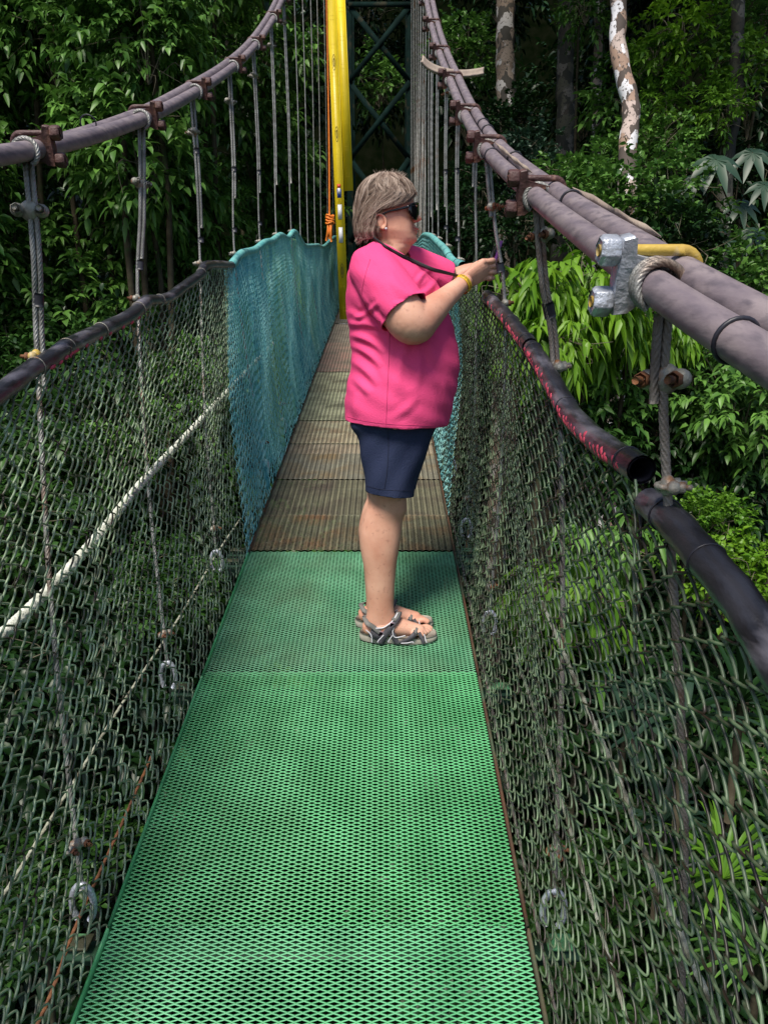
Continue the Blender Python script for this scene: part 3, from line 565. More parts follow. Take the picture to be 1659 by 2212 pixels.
# ------------------------------------------------------------------ vegetation
def nrm(a): return a / (np.linalg.norm(a, axis=-1, keepdims=True) + 1e-9)
def leaves(mb, base, dirn, up, L, W, droop=.25, fold=.18):
    """many folded, pointed leaves: base (n,3), dirn (n,3), L, W (n,)"""
    a = nrm(dirn); wv = nrm(np.cross(a, up)); n = np.cross(wv, a); L = L[:, None]; W = W[:, None]
    dz = np.array((0, 0, -1.))
    c1 = base + a * L * .32 + n * L * .02; c2 = base + a * L * .68 + dz * L * droop * .3; tp = base + a * L + dz * L * droop
    V = np.stack([base, c1 - wv * W * .5 + n * W * fold, c1, c1 + wv * W * .5 + n * W * fold, c2 - wv * W * .38 + n * W * fold * .7, c2, c2 + wv * W * .38 + n * W * fold * .7, tp], 1)
    k = np.arange(len(base))[:, None] * 8
    q = np.concatenate([k + np.array([[1, 2, 5, 4]]), k + np.array([[2, 3, 6, 5]])]); t3 = np.concatenate([k + np.array([[0, 2, 1]]), k + np.array([[0, 3, 2]]), k + np.array([[4, 5, 7]]), k + np.array([[5, 6, 7]])])
    b0 = mb.n; mb.v.append(V.reshape(-1, 3)); mb.n += len(base) * 8; mb.f.append(q + b0); mb.f.append(t3 + b0)
def crown_mesh(seed, nsp, rad, L, W, per=8, droop=.3, down=.1, lens=.2, clump=6, ratio=None, shell=.5, twigs=True):
    rad = tuple(rad)
    g = np.random.default_rng(seed); mb = MB(); rad = np.array(rad)
    cl = nrm(g.standard_normal((clump, 3))) * g.uniform(.45, .95, (clump, 1)); cl[:, 2] = cl[:, 2] * .9 + .05
    ci = g.integers(0, clump, nsp); d = nrm(g.standard_normal((nsp, 3)) + np.array((0, 0, .25)))
    P = (cl[ci] * .62 + d * g.uniform(shell, 1, (nsp, 1)) ** .7 * .48) * rad
    out = nrm(P / rad * .8 + d * .6 + np.array((0, 0, .12 - down))); Ls = lens * g.uniform(.6, 1.3, nsp)
    B, Dn, Us, LL, WW = [], [], [], [], []
    for k in range(per):
        f = (k + .6) / per; sd_ = nrm(np.cross(out, g.standard_normal((nsp, 3)) * .5 + np.array((0, 0, 1.)))) * (1 if k % 2 else -1)
        if k == per - 1: dd = out
        else: dd = out * .55 + sd_ * .9
        dd = dd + np.array((0, 0, -down * 2.2)) + .22 * g.standard_normal((nsp, 3))
        B.append(P + out * Ls[:, None] * f + np.array((0, 0, -1)) * (Ls * f * f * .3)[:, None]); Dn.append(dd)
        Us.append(nrm(np.array((0, 0, 1.)) + .35 * g.standard_normal((nsp, 3)))); LL.append(L * g.uniform(.65, 1.25, nsp)); WW.append(W * g.uniform(.75, 1.2, nsp))
    leaves(mb, np.concatenate(B), np.concatenate(Dn), np.concatenate(Us), np.concatenate(LL), np.concatenate(WW), droop)
    return mb
def twig_mesh(seed, rad, n, r=.008):
    g = np.random.default_rng(seed); mb = MB(); rad = np.array(rad)
    for k in range(n):
        d = nrm(g.standard_normal(3) + np.array((0, 0, .2))) * rad * g.uniform(.6, .95); q = g.standard_normal((3, 3)) * .12 * rad
        P = spl(np.array([(0, 0, -.5 * rad[2]), d * .3 + q[0], d * .65 + q[1], d]), 9); mb.tube(P, np.linspace(r, r * .3, 9), 4)
    return mb
LM = {'mid': leaf_mat('leaf_mid_green', (.014, .060, .010), (.15, .32, .055), .22), 'dark': leaf_mat('leaf_dark_shaded_green', (.003, .012, .004), (.016, .055, .010), .12),  # dark and dim: mid green leaves with forest shade put into their colour
      'dim': leaf_mat('leaf_dim_shaded_green', (.006, .026, .005), (.05, .13, .022), .2), 'lime': leaf_mat('leaf_lime_green', (.07, .19, .010), (.20, .38, .025), .35), 'yell': leaf_mat('leaf_yellow_green', (.05, .15, .012), (.16, .32, .03), .3),
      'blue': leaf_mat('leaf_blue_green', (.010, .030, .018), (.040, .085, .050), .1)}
MT['bark'] = mat('dark_bark', (.035, .028, .018), (.07, .06, .04), 9, .9, .6, 30, c3=(.03, .05, .02), thr=.6, s3=5, spec=.1)
MT['twig'] = mat('pale_twig', (.10, .09, .06), (.16, .14, .09), 9, .8)
V0 = (0, 0, 0)
KIND = {}
def kind(k, nvar, mtl, **kw):
    KIND[k] = [(crown_mesh(100 * len(KIND) + i, **kw), twig_mesh(900 + 10 * len(KIND) + i, kw['rad'], 16)) for i in range(nvar)]
    KIND[k] = [(c_, t_, mtl, [None, None]) for c_, t_ in KIND[k]]
kind('wall', 4, 'mid', nsp=230, rad=(.95, .95, .95), L=.135, W=.060, per=9, droop=.35, down=.12, lens=.24, clump=9)
kind('deep', 3, 'dark', nsp=230, rad=(1.3, 1.3, 1.3), L=.16, W=.07, per=8, droop=.3, down=.1, lens=.28, clump=7)
kind('bush', 3, 'mid', nsp=240, rad=(.75, .75, .6), L=.085, W=.048, per=8, droop=.2, down=.0, lens=.16, clump=8)
kind('droop', 3, 'lime', nsp=90, rad=(.55, .55, .36), L=.165, W=.040, per=7, droop=.3, down=.55, lens=.16, clump=6)
kind('sprig', 3, 'yell', nsp=90, rad=(.6, .5, .5), L=.10, W=.045, per=8, droop=.25, down=.05, lens=.2, clump=5)
ncount = {}
def plant(k, p, s, label, cat, name, group=None, rot=None, ground=True, m=None, sq=(1, 1, 1), tr_=.05):
    i = ncount.get(k, 0); ncount[k] = i + 1; cm, tm, ml, cache = KIND[k][i % len(KIND[k])]
    root = empty(name, (p[0], p[1], p[2]), label, cat, group)
    zg = float(hz_h(np.array(p[0]), np.array(p[1]))) - .5
    key = m or ml
    if cache[0] is None: cache[0] = (key, {})
    if key not in cache[0][1]:
        if not cache[0][1]: a = cm.build('crown', LM[key])
        else:
            a = next(iter(cache[0][1].values())).copy(); a.data = a.data.copy(); a.data.materials[0] = LM[key]; C.objects.link(a)
        cache[0][1][key] = a
    else: a = cache[0][1][key].copy(); C.objects.link(a)
    a.name = 'crown'; a.parent = root; a.location = (0, 0, 0); rz = rot if rot is not None else i * 1.9
    a.rotation_euler = (0, 0, rz); a.scale = (s * sq[0], s * sq[1], s * sq[2])
    if cache[1] is None: b = tm.build('twigs', MT['twig']); cache[1] = b
    else: b = cache[1].copy(); C.objects.link(b)
    b.parent = root; b.location = (0, 0, 0); b.rotation_euler = (0, 0, rz); b.scale = (s, s, s)
    if ground and zg < p[2] - .3:
        t_ = np.linspace(0, 1, 9)[:, None]; P = np.array(p) * (1 - t_) + np.array((p[0] + .2 * math.sin(i), p[1] + .3, zg)) * t_ + .10 * np.sin(t_ * 9 + i) * np.array((1, .5, 0))
        MB().tube(P, np.linspace(.5, 1.3, 9) * tr_, 7).build('trunk', MT['bark'], root)
    return root
vg = np.random.default_rng(21)
# left wall of foliage
gl = 'leafy trees crowding the left bank beyond the net'
for v in np.arange(-230, 1500, 185):
    for u in np.arange(-260, 700, 175):
        uu = u + vg.uniform(-60, 60) + (85 if int(v / 185) % 2 else 0); vv = v + vg.uniform(-50, 50)
        if uu > 640: continue
        D = 7.0 + vg.uniform(-.7, 1.4) + max(0, uu - 250) / 120
        if vv > 1000: D -= .6 + (vv - 1000) / 600
        plant('wall', pD(uu, vv, D), vg.uniform(.75, 1.05), 'bushy forest tree with pointed drooping leaves in the green wall left of the bridge', 'tree', 'leafy_tree', gl, m='dim' if vv > 780 else None)  # lower trees take the dim copy, shade behind the net painted in
gd = 'dark forest trees standing deeper behind the bridge'
for v in np.arange(-300, 1900, 260):
    for u in np.arange(-500, 2300, 260):
        uu = u + vg.uniform(-80, 80); vv = v + vg.uniform(-80, 80); D = 11.5 + vg.uniform(-1, 3) + (3 if 600 < uu < 1350 else 0)
        plant('deep', pD(uu, vv, D), vg.uniform(1.0, 1.3), 'shadowy broadleaf tree in the dark forest behind the bridge', 'tree', 'forest_tree', gd, ground=False)
# lower gully, seen through the nets
gu = 'dim shrubs in the gully under the bridge'
for v in np.arange(1500, 2500, 230):
    for u in np.arange(-300, 2050, 230):
        if 380 < u < 1000: continue
        D = 5.2 + vg.uniform(-.5, .8)
        plant('wall', pD(u + vg.uniform(-60, 60), v + vg.uniform(-60, 60), D), vg.uniform(.7, 1.0), 'dim leafy shrub growing in the gully below the walkway', 'shrub', 'gully_shrub', gu, m='dark')  # gully shade comes from the near black leaf colour
# right bank
def lichen_mat(name, c1, c2, cw, dark, sc_=9):
    m, t, b = new_mat(name); N = t.nodes; L = t.links; tc = N.new('ShaderNodeTexCoord')
    mp = N.new('ShaderNodeMapping'); mp.inputs['Scale'].default_value = (1, 1, .75); L.new(tc.outputs['Object'], mp.inputs[0])
    nz = N.new('ShaderNodeTexNoise'); nz.inputs['Scale'].default_value = 12; L.new(mp.outputs[0], nz.inputs[0])
    ad = N.new('ShaderNodeMix'); ad.data_type = 'RGBA'; ad.inputs[0].default_value = .12; L.new(mp.outputs[0], ad.inputs[6]); L.new(nz.outputs['Color'], ad.inputs[7])
    vo = N.new('ShaderNodeTexVoronoi'); vo.inputs['Scale'].default_value = sc_; L.new(ad.outputs[2], vo.inputs[0])
    cr = N.new('ShaderNodeValToRGB'); cr.color_ramp.interpolation = 'CONSTANT'; cr.color_ramp.elements[0].color = (*dark, 1); cr.color_ramp.elements[1].position = .3; cr.color_ramp.elements[1].color = (*c1, 1)
    for p_, c_ in ((.46, c2), (.68, cw), (.86, dark)): e = cr.color_ramp.elements.new(p_); e.color = (*c_, 1)
    sp_ = N.new('ShaderNodeSeparateColor'); L.new(vo.outputs['Color'], sp_.inputs[0]); L.new(sp_.outputs[0], cr.inputs[0])
    n2 = N.new('ShaderNodeTexNoise'); n2.inputs['Scale'].default_value = 35; n2.inputs['Detail'].default_value = 6; L.new(tc.outputs['Object'], n2.inputs[0])
    mr = N.new('ShaderNodeMapRange'); mr.inputs[1].default_value = .56; mr.inputs[2].default_value = .64; L.new(n2.outputs[0], mr.inputs[0])
    mx = N.new('ShaderNodeMix'); mx.data_type = 'RGBA'; L.new(mr.outputs[0], mx.inputs[0]); L.new(cr.outputs[0], mx.inputs[6]); mx.inputs[7].default_value = (*dark, 1); L.new(mx.outputs[2], b.inputs['Base Color'])
    bp = N.new('ShaderNodeBump'); bp.inputs['Strength'].default_value = .6; L.new(n2.outputs[0], bp.inputs['Height']); L.new(bp.outputs[0], b.inputs['Normal']); b.inputs['Roughness'].default_value = .85
    return m
MT['lich'] = lichen_mat('lichen_bark', (.36, .24, .18), (.50, .40, .36), (.74, .73, .76), (.09, .07, .06), 13)
MT['lich2'] = lichen_mat('dull_lichen_bark', (.15, .11, .08), (.22, .17, .13), (.36, .34, .32), (.035, .03, .022), 11)
MT['lich3'] = lichen_mat('dark_mossy_bark', (.035, .03, .022), (.05, .05, .035), (.09, .085, .075), (.012, .014, .010), 9)
def trunk_tree(uv, D, rpx, m, label, crown_at=None, ck='deep', top=True):
    P = [pD(u, v, D) for u, v in uv]; g0 = P[-1].copy(); zg = float(hz_h(np.array(g0[0]), np.array(g0[1]))) - .3
    P.append(np.array((g0[0], g0[1] + .1, min(zg, g0[2] - .5)))); Q = spl(P, 60); r = rpx / F * D * np.linspace(.95, 1.25, 60) * (1 + .05 * np.sin(np.arange(60) * 1.1))
    root = empty('tree', Q[-1], label, 'tree'); b = MB().tube(Q, r, 14); b.build('trunk', m, root)
    if top:
        cm = KIND[ck][0][3][0][1]['dark'].copy(); C.objects.link(cm); cm.name = 'crown'; cm.parent = root; cm.location = Vector(Q[0] + np.array((0, 0, 1.2)) - Q[-1]); cm.scale = (1.6, 1.6, 1.0)
        g = MB()
        for k in range(5): g.tube(spl([Q[0], Q[0] + np.array((.5 * math.cos(k * 1.3), .5 * math.sin(k * 1.3), .7)), Q[0] + np.array((1.3 * math.cos(k * 1.3), 1.3 * math.sin(k * 1.3), 1.3))], 8), np.linspace(r[0] * .5, .01, 8), 6)
        g.build('limb', m, root)
    return root
trunk_tree([(1332, -260), (1334, -60), (1336, 40), (1333, 90), (1345, 160), (1360, 215), (1362, 260), (1355, 320), (1354, 420), (1349, 500), (1346, 620)], 7.0, 17, MT['lich'], 'crooked tree with white and pink lichen patches on its trunk')
trunk_tree([(1090, -260), (1092, 0), (1091, 130), (1095, 250), (1098, 420)], 9.5, 19, MT['lich2'], 'straight mottled grey trunk just right of the curved sheath piece')
trunk_tree([(1296, -260), (1293, 0), (1290, 160), (1287, 305), (1285, 420)], 9.0, 9, MT['lich2'], 'thin brown trunk left of the white patched tree')
trunk_tree([(1222, -260), (1222, 60), (1219, 200), (1216, 400)], 10.5, 17, MT['lich3'], 'dark vine covered trunk between the two mottled trunks')
trunk_tree([(1596, -260), (1592, 60), (1588, 220), (1570, 330), (1560, 480), (1548, 640)], 7.6, 14, MT['lich3'], 'dark lichen spotted trunk near the right edge of the photo')
bushes = [  # kind, u, v, D, scale, material, label
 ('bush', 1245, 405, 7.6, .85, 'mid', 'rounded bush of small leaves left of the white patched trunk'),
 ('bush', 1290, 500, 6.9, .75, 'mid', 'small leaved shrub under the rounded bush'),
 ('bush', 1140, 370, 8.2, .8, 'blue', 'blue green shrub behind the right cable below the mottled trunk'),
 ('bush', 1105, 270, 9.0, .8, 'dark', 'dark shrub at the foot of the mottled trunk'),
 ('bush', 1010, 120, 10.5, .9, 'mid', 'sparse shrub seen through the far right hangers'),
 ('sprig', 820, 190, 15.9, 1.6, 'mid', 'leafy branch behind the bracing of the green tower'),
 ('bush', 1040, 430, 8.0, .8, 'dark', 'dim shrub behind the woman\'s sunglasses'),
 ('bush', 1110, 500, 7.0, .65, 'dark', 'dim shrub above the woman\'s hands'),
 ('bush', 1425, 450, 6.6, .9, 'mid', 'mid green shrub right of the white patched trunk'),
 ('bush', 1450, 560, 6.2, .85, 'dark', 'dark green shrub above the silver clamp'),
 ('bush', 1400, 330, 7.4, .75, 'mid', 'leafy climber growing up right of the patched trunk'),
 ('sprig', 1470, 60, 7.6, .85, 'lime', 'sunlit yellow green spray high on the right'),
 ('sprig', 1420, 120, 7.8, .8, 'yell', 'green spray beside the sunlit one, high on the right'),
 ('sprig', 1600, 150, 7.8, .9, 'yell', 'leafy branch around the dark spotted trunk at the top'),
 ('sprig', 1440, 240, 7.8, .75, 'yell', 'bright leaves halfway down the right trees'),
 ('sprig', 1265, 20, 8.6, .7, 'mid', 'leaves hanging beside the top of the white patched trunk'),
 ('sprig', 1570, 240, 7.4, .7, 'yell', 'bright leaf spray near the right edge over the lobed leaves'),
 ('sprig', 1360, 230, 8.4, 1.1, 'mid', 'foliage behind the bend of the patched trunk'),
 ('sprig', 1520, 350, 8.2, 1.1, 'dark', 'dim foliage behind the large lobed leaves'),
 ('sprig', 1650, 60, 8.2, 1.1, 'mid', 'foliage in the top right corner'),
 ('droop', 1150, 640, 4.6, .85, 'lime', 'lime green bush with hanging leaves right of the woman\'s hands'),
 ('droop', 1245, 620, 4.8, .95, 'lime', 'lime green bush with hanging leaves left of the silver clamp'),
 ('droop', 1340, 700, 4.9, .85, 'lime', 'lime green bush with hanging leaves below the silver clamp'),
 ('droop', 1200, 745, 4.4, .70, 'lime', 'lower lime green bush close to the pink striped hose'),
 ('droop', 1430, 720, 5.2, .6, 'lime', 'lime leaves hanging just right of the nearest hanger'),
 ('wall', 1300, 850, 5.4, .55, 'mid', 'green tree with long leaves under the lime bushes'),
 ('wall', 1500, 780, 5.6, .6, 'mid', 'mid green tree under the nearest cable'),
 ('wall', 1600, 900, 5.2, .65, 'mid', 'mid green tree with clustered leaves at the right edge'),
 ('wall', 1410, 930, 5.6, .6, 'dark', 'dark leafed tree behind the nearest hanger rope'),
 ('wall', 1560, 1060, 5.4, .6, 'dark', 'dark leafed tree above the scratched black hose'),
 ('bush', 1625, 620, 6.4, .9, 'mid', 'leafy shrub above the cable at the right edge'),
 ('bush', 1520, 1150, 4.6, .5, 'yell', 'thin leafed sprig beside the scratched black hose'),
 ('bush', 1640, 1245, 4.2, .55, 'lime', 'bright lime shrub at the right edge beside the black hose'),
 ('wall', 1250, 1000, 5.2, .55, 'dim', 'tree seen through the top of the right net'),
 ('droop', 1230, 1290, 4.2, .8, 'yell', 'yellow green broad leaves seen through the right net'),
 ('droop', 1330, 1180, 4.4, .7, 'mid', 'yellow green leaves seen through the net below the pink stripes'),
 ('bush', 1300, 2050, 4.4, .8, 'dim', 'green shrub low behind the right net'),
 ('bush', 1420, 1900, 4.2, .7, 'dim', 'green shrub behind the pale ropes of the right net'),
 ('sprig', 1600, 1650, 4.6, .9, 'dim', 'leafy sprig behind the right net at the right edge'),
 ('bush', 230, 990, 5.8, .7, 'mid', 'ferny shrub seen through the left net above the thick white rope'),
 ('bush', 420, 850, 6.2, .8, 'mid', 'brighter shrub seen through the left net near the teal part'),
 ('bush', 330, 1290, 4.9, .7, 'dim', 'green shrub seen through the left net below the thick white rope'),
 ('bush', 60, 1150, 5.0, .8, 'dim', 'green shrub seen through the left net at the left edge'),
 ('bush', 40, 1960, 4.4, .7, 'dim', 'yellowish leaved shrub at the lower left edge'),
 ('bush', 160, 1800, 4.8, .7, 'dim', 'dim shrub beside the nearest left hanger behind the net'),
]
for i, (k, u, v, D, s, mm, lb) in enumerate(bushes):
    plant(k, pD(u, v, D), s, lb, 'shrub' if k != 'wall' else 'tree', 'shrub' if k != 'wall' else 'leafy_tree', m=mm, tr_=.03)

# large lobed leaves on a slender tree, strap leaved plants below
def lobed_tree(c, spots, D, label):
    root = empty('lobed_leaf_tree', c, label, 'tree'); g = np.random.default_rng(3)
    zg = float(hz_h(np.array(c[0]), np.array(c[1]))) - .3
    P = spl([np.array((c[0] + .3, c[1] + .3, zg)), c + np.array((.15, .1, -1.2)), c], 14); MB().tube(P, np.linspace(.06, .03, 14), 7).build('trunk', MT['bark'], root)
    for (u, v, sc_) in spots:
        p = pD(u, v, D + g.uniform(-.3, .3)); mb = MB(); nl = 8; nrm_ = nrm(np.array((g.uniform(-.3, .3), -.8, .7))); e1 = nrm(np.cross(nrm_, (0, 0, 1.))); e2 = np.cross(nrm_, e1); a0 = g.uniform(0, 1)
        an_ = np.linspace(R(-150), R(150), nl) + a0; dirs = np.cos(an_)[:, None] * -e2 * -1 + np.sin(an_)[:, None] * e1; dirs = dirs + np.array((0, 0, -.25))
        leaves(mb, np.repeat(p[None], nl, 0), dirs, np.repeat(nrm_[None], nl, 0), sc_ * (.20 + .06 * np.cos(an_)), np.full(nl, .075 * sc_), .25, .10)
        mb.build('lobed_leaf', LM['blue'], root); MB().tube(spl([c, (c + p) / 2 + np.array((0, .1, .08)), p], 8), .008, 5).build('leaf_stalk', MT['bark'], root)
lobed_tree(pD(1585, 470, 7.0), [(1545, 345, 1.25), (1500, 385, .8), (1625, 330, 1.1), (1650, 400, .9), (1530, 470, .9), (1560, 520, 1.1), (1625, 500, .9), (1600, 440, 1.0), (1520, 560, .9), (1655, 570, 1.0)], 6.6, 'tree with large dark hand shaped leaves near the right edge')
def strap_plant(p, n, L, W_, label, m, seed, droop=.5):
    g = np.random.default_rng(seed); root = empty('strap_leaf_plant', p, label, 'plant'); mb = MB()
    for k in range(n):
        a = g.uniform(0, 2 * np.pi); el = g.uniform(.2, 1.3); d = np.array((math.cos(a) * math.cos(el), math.sin(a) * math.cos(el), math.sin(el))); Ln = L * g.uniform(.6, 1.2); t_ = np.linspace(0, 1, 9)[:, None]
        P = p + d * Ln * t_ + np.array((0, 0, -1)) * Ln * droop * t_ ** 2.2 * g.uniform(.5, 1.3); T = nrm(np.gradient(P, axis=0)); sd_ = nrm(np.cross(T, (0, 0, 1.)) + 1e-6); n_ = np.cross(sd_, T); wv = W_ * np.sin(np.pi * np.clip(t_ * .93 + .06, 0, 1)) ** .7 / 2
        mb.grid(np.stack([P - sd_ * wv + n_ * wv * .3, P, P + sd_ * wv + n_ * wv * .3], 1))
    mb.build('leaves', LM[m], root); MB().tube([p + np.array((0, 0, -.6)), p + np.array((0, 0, -.25)), p], .02, 6).build('stem', MT['bark'], root)
for i, (u, v, D, n, L_, W_, m_, lb) in enumerate([
    (1480, 1560, 3.4, 26, .55, .035, 'blue', 'strap leaved plant behind the right net below the scratched black hose'),
    (1600, 1520, 3.2, 24, .5, .03, 'dark', 'dark strap leaved plant at the right edge behind the net'),
    (1560, 1900, 3.3, 34, .5, .022, 'yell', 'palm like plant fanning out low behind the right net'),
    (1430, 1780, 3.8, 26, .5, .03, 'blue', 'strap leaved plant behind the pale rope on the right'),
    (1350, 1560, 4.2, 24, .5, .045, 'blue', 'broad strap leaved plant behind the middle of the right net'),
    (1290, 1450, 4.4, 20, .5, .06, 'mid', 'broad leaved plant behind the upper middle of the right net'),
    (1640, 2080, 3.0, 26, .45, .02, 'mid', 'fine leaved palm seedling at the lower right edge'),
    (1240, 1640, 4.4, 20, .45, .04, 'dark', 'dark strap leaved plant close to the deck on the right')]):
    strap_plant(pD(u, v, D), n, L_, W_, lb, m_, 50 + i)
# ------------------------------------------------------------------ the woman
YW = 2.50
def Q(u, v, dy=0.): return pY(u, v, YW + dy)
def remesh(mb_list, vox, m, name, parent, smooth_it=4, disp=None):
    mb = MB()
    for b in mb_list:
        for vv in b.v: pass
        base = mb.n; mb.v += b.v; mb.f += [f + base for f in b.f]; mb.n += b.n
    tmp = mb.build('tmp', m); md = tmp.modifiers.new('r', 'REMESH'); md.mode = 'VOXEL'; md.voxel_size = vox
    if smooth_it: s_ = tmp.modifiers.new('s', 'SMOOTH'); s_.factor = .5; s_.iterations = smooth_it
    dg = bpy.context.evaluated_depsgraph_get(); dg.update()
    me = bpy.data.meshes.new_from_object(tmp.evaluated_get(dg)); me.name = name
    old = tmp.data; bpy.data.objects.remove(tmp); bpy.data.meshes.remove(old)
    n = len(me.vertices); co = np.empty(n * 3, np.float32); me.vertices.foreach_get('co', co); co = co.reshape(-1, 3).astype(float)
    if disp is not None:
        no = np.empty(n * 3, np.float32); me.vertices.foreach_get('normal', no); co = co + no.reshape(-1, 3) * disp(co, no.reshape(-1, 3))[:, None]
    return me, co
def place(me, co, name, parent, m):
    o0 = np.array(parent.matrix_basis.translation) if parent is not None else 0
    me.vertices.foreach_set('co', (co - o0).astype(np.float32).ravel()); me.update()
    me.polygons.foreach_set('use_smooth', np.ones(len(me.polygons), bool)); me.materials.clear(); me.materials.append(m)
    o = bpy.data.objects.new(name, me); C.objects.link(o); o.parent = parent; return o
def rings(secs, n=40, sub=6, dy=0., pw=2.3):
    """secs: (v, u_back, u_front, half width y [, front shift exponent]) -> lofted closed body"""
    S = np.array([s[:4] for s in secs], float); k = len(S); S = spl(np.c_[S], (k - 1) * sub + 1) if S.shape[1] != 3 else S
    out = []
    for v, ub, uf, hy in S:
        a = Q(ub, v, dy); b = Q(uf, v, dy); c = (a + b) / 2; rx = (b[0] - a[0]) / 2
        an = np.linspace(0, 2 * np.pi, n, endpoint=False); ca, sa = np.cos(an), np.sin(an)
        e = 2 / pw; x = np.sign(ca) * abs(ca) ** e; y = np.sign(sa) * abs(sa) ** e
        out.append(c + np.stack([x * rx, y * hy, 0 * x], 1))
    return np.array(out)
def loft(secs, **kw):
    Rg = rings(secs, **kw); mb = MB(); mb.grid(Rg, cv=True); n = Rg.shape[1]
    for k, off in ((0, 0), (len(Rg) - 1, (len(Rg) - 1) * n)):
        c = Rg[k].mean(0); b0 = mb.n; mb.v.append(c[None]); mb.n += 1; i = np.arange(n); j = (i + 1) % n
        mb.f.append(np.stack([off + i, off + j, np.full(n, b0)], 1) if k else np.stack([off + j, off + i, np.full(n, b0)], 1))
    return mb
def limb(pts, rad, flat=1, n=18, sub=6, ref=None, prof=None, flat_end=False):
    P = spl(np.array(pts), (len(pts) - 1) * sub + 1); r = np.interp(np.linspace(0, 1, len(P)), np.linspace(0, 1, len(rad)), rad)
    T0 = nrm(P[1] - P[0]); T1 = nrm(P[-1] - P[-2])
    P = np.vstack([P[0] - T0 * r[0] * .7, P[0] - T0 * r[0] * .35, P, P[-1] + T1 * r[-1] * .35, P[-1] + T1 * r[-1] * .7]); r = np.concatenate([[r[0] * .55, r[0] * .9], r, [r[-1] * .9, r[-1] * .55]])
    if flat_end: P, r = P[:-2], r[:-2]
    pr = prof if prof is not None else [(math.cos(a), math.sin(a) * flat) for a in np.linspace(0, 2 * np.pi, n, endpoint=False)]
    return MB().tube(P, r, prof=pr, ref=ref)
W = empty('person', (Q(855, 1385)[0], YW, float(zd(YW))), 'woman in a pink t-shirt and navy shorts holding a phone over the right railing', 'person')
m, t, b = new_mat('skin'); N = t.nodes; L = t.links; tc = N.new('ShaderNodeTexCoord')
n1 = N.new('ShaderNodeTexNoise'); n1.inputs['Scale'].default_value = 9; n1.inputs['Detail'].default_value = 5; L.new(tc.outputs['Object'], n1.inputs[0])
cr = N.new('ShaderNodeValToRGB'); cr.color_ramp.elements[0].position = .36; cr.color_ramp.elements[0].color = (.56, .27, .185, 1); cr.color_ramp.elements[1].position = .66; cr.color_ramp.elements[1].color = (.70, .40, .29, 1); L.new(n1.outputs[0], cr.inputs[0])
n2 = N.new('ShaderNodeTexNoise'); n2.inputs['Scale'].default_value = 60; n2.inputs['Detail'].default_value = 6; L.new(tc.outputs['Object'], n2.inputs[0])
mr = N.new('ShaderNodeMapRange'); mr.inputs[1].default_value = .60; mr.inputs[2].default_value = .72; mr.inputs[4].default_value = .45; L.new(n2.outputs[0], mr.inputs[0])
mx = N.new('ShaderNodeMix'); mx.data_type = 'RGBA'; L.new(mr.outputs[0], mx.inputs[0]); L.new(cr.outputs[0], mx.inputs[6]); mx.inputs[7].default_value = (.33, .14, .10, 1); L.new(mx.outputs[2], b.inputs['Base Color'])
b.inputs['Roughness'].default_value = .5; b.inputs['Specular IOR Level'].default_value = .35; b.inputs['Subsurface Weight'].default_value = .05; b.inputs['Subsurface Radius'].default_value = (.015, .006, .003); b.inputs['Subsurface Scale'].default_value = .6
bp = N.new('ShaderNodeBump'); bp.inputs['Strength'].default_value = .18; bp.inputs['Distance'].default_value = .004; n3 = N.new('ShaderNodeTexNoise'); n3.inputs['Scale'].default_value = 90; n3.inputs['Detail'].default_value = 6; L.new(tc.outputs['Object'], n3.inputs[0]); L.new(n3.outputs[0], bp.inputs['Height']); L.new(bp.outputs[0], b.inputs['Normal'])
MT['skin'] = m
MT['pink'] = mat('pink_cotton', (.88, .085, .255), (.80, .07, .225), 5, .8, .25, 260, spec=.2)
MT['navy'] = mat('navy_cotton', (.020, .028, .070), (.030, .040, .088), 6, .8, .3, 220, spec=.2)
MT['seam'] = mat('dark_pink_thread', (.42, .02, .12), rough=.8)
MT['lip'] = mat('lips', (.50, .17, .15), (.42, .13, .12), 60, .45)
MT['glass'] = mat('black_sunglass', (.006, .006, .008), rough=.08, spec=.7)
MT['purple'] = mat('purple_case', (.20, .05, .26), rough=.4)
MT['screen'] = mat('dark_screen', (.01, .01, .014), rough=.1)
MT['band'] = mat('yellow_band', (.80, .50, .02), (.70, .42, .02), 30, .45)
MT['strap'] = mat('black_strap', (.010, .010, .013), rough=.7)
MT['sole'] = mat('cream_sole', (.48, .44, .37), (.38, .35, .30), 20, .7)
MT['sand'] = mat('dark_grey_sandal', (.045, .043, .055), (.075, .072, .085), 20, .7, .2, 200)
MT['trim'] = mat('pale_trim', (.58, .57, .62), rough=.6)
MT['velcro'] = mat('grey_strap', (.12, .12, .115), (.17, .17, .16), 40, .8)
MT['loop'] = mat('lilac_plastic', (.52, .36, .46), rough=.5)
# ---- head (radial surface with a face), neck
HV = np.array([388, 393, 400, 412, 428, 442, 455, 463, 471, 478, 484, 490, 495, 499, 504, 510, 517, 523, 529, 535, 543, 552, 565, 585, 605], float)
HBk = np.array([822, 810, 798, 787, 780, 777, 777, 778, 780, 782, 784, 787, 789, 791, 793, 796, 799, 802, 804, 806, 808, 808, 804, 796, 790], float)
HFr = np.array([846, 862, 873, 884, 891, 894.5, 893.5, 893, 892.5, 892, 891, 892, 892.5, 892.5, 894, 895.5, 897, 896, 890, 884, 879, 874, 872, 884, 900], float)
HHy = np.array([.020, .038, .052, .065, .073, .0765, .0765, .076, .076, .0755, .075, .074, .073, .072, .0705, .068, .065, .063, .061, .060, .060, .062, .067, .085, .10])
nose_v = ([450, 456, 463, 470, 474, 478, 482], [0, 3.5, 9, 16, 17.5, 12, 1.5])
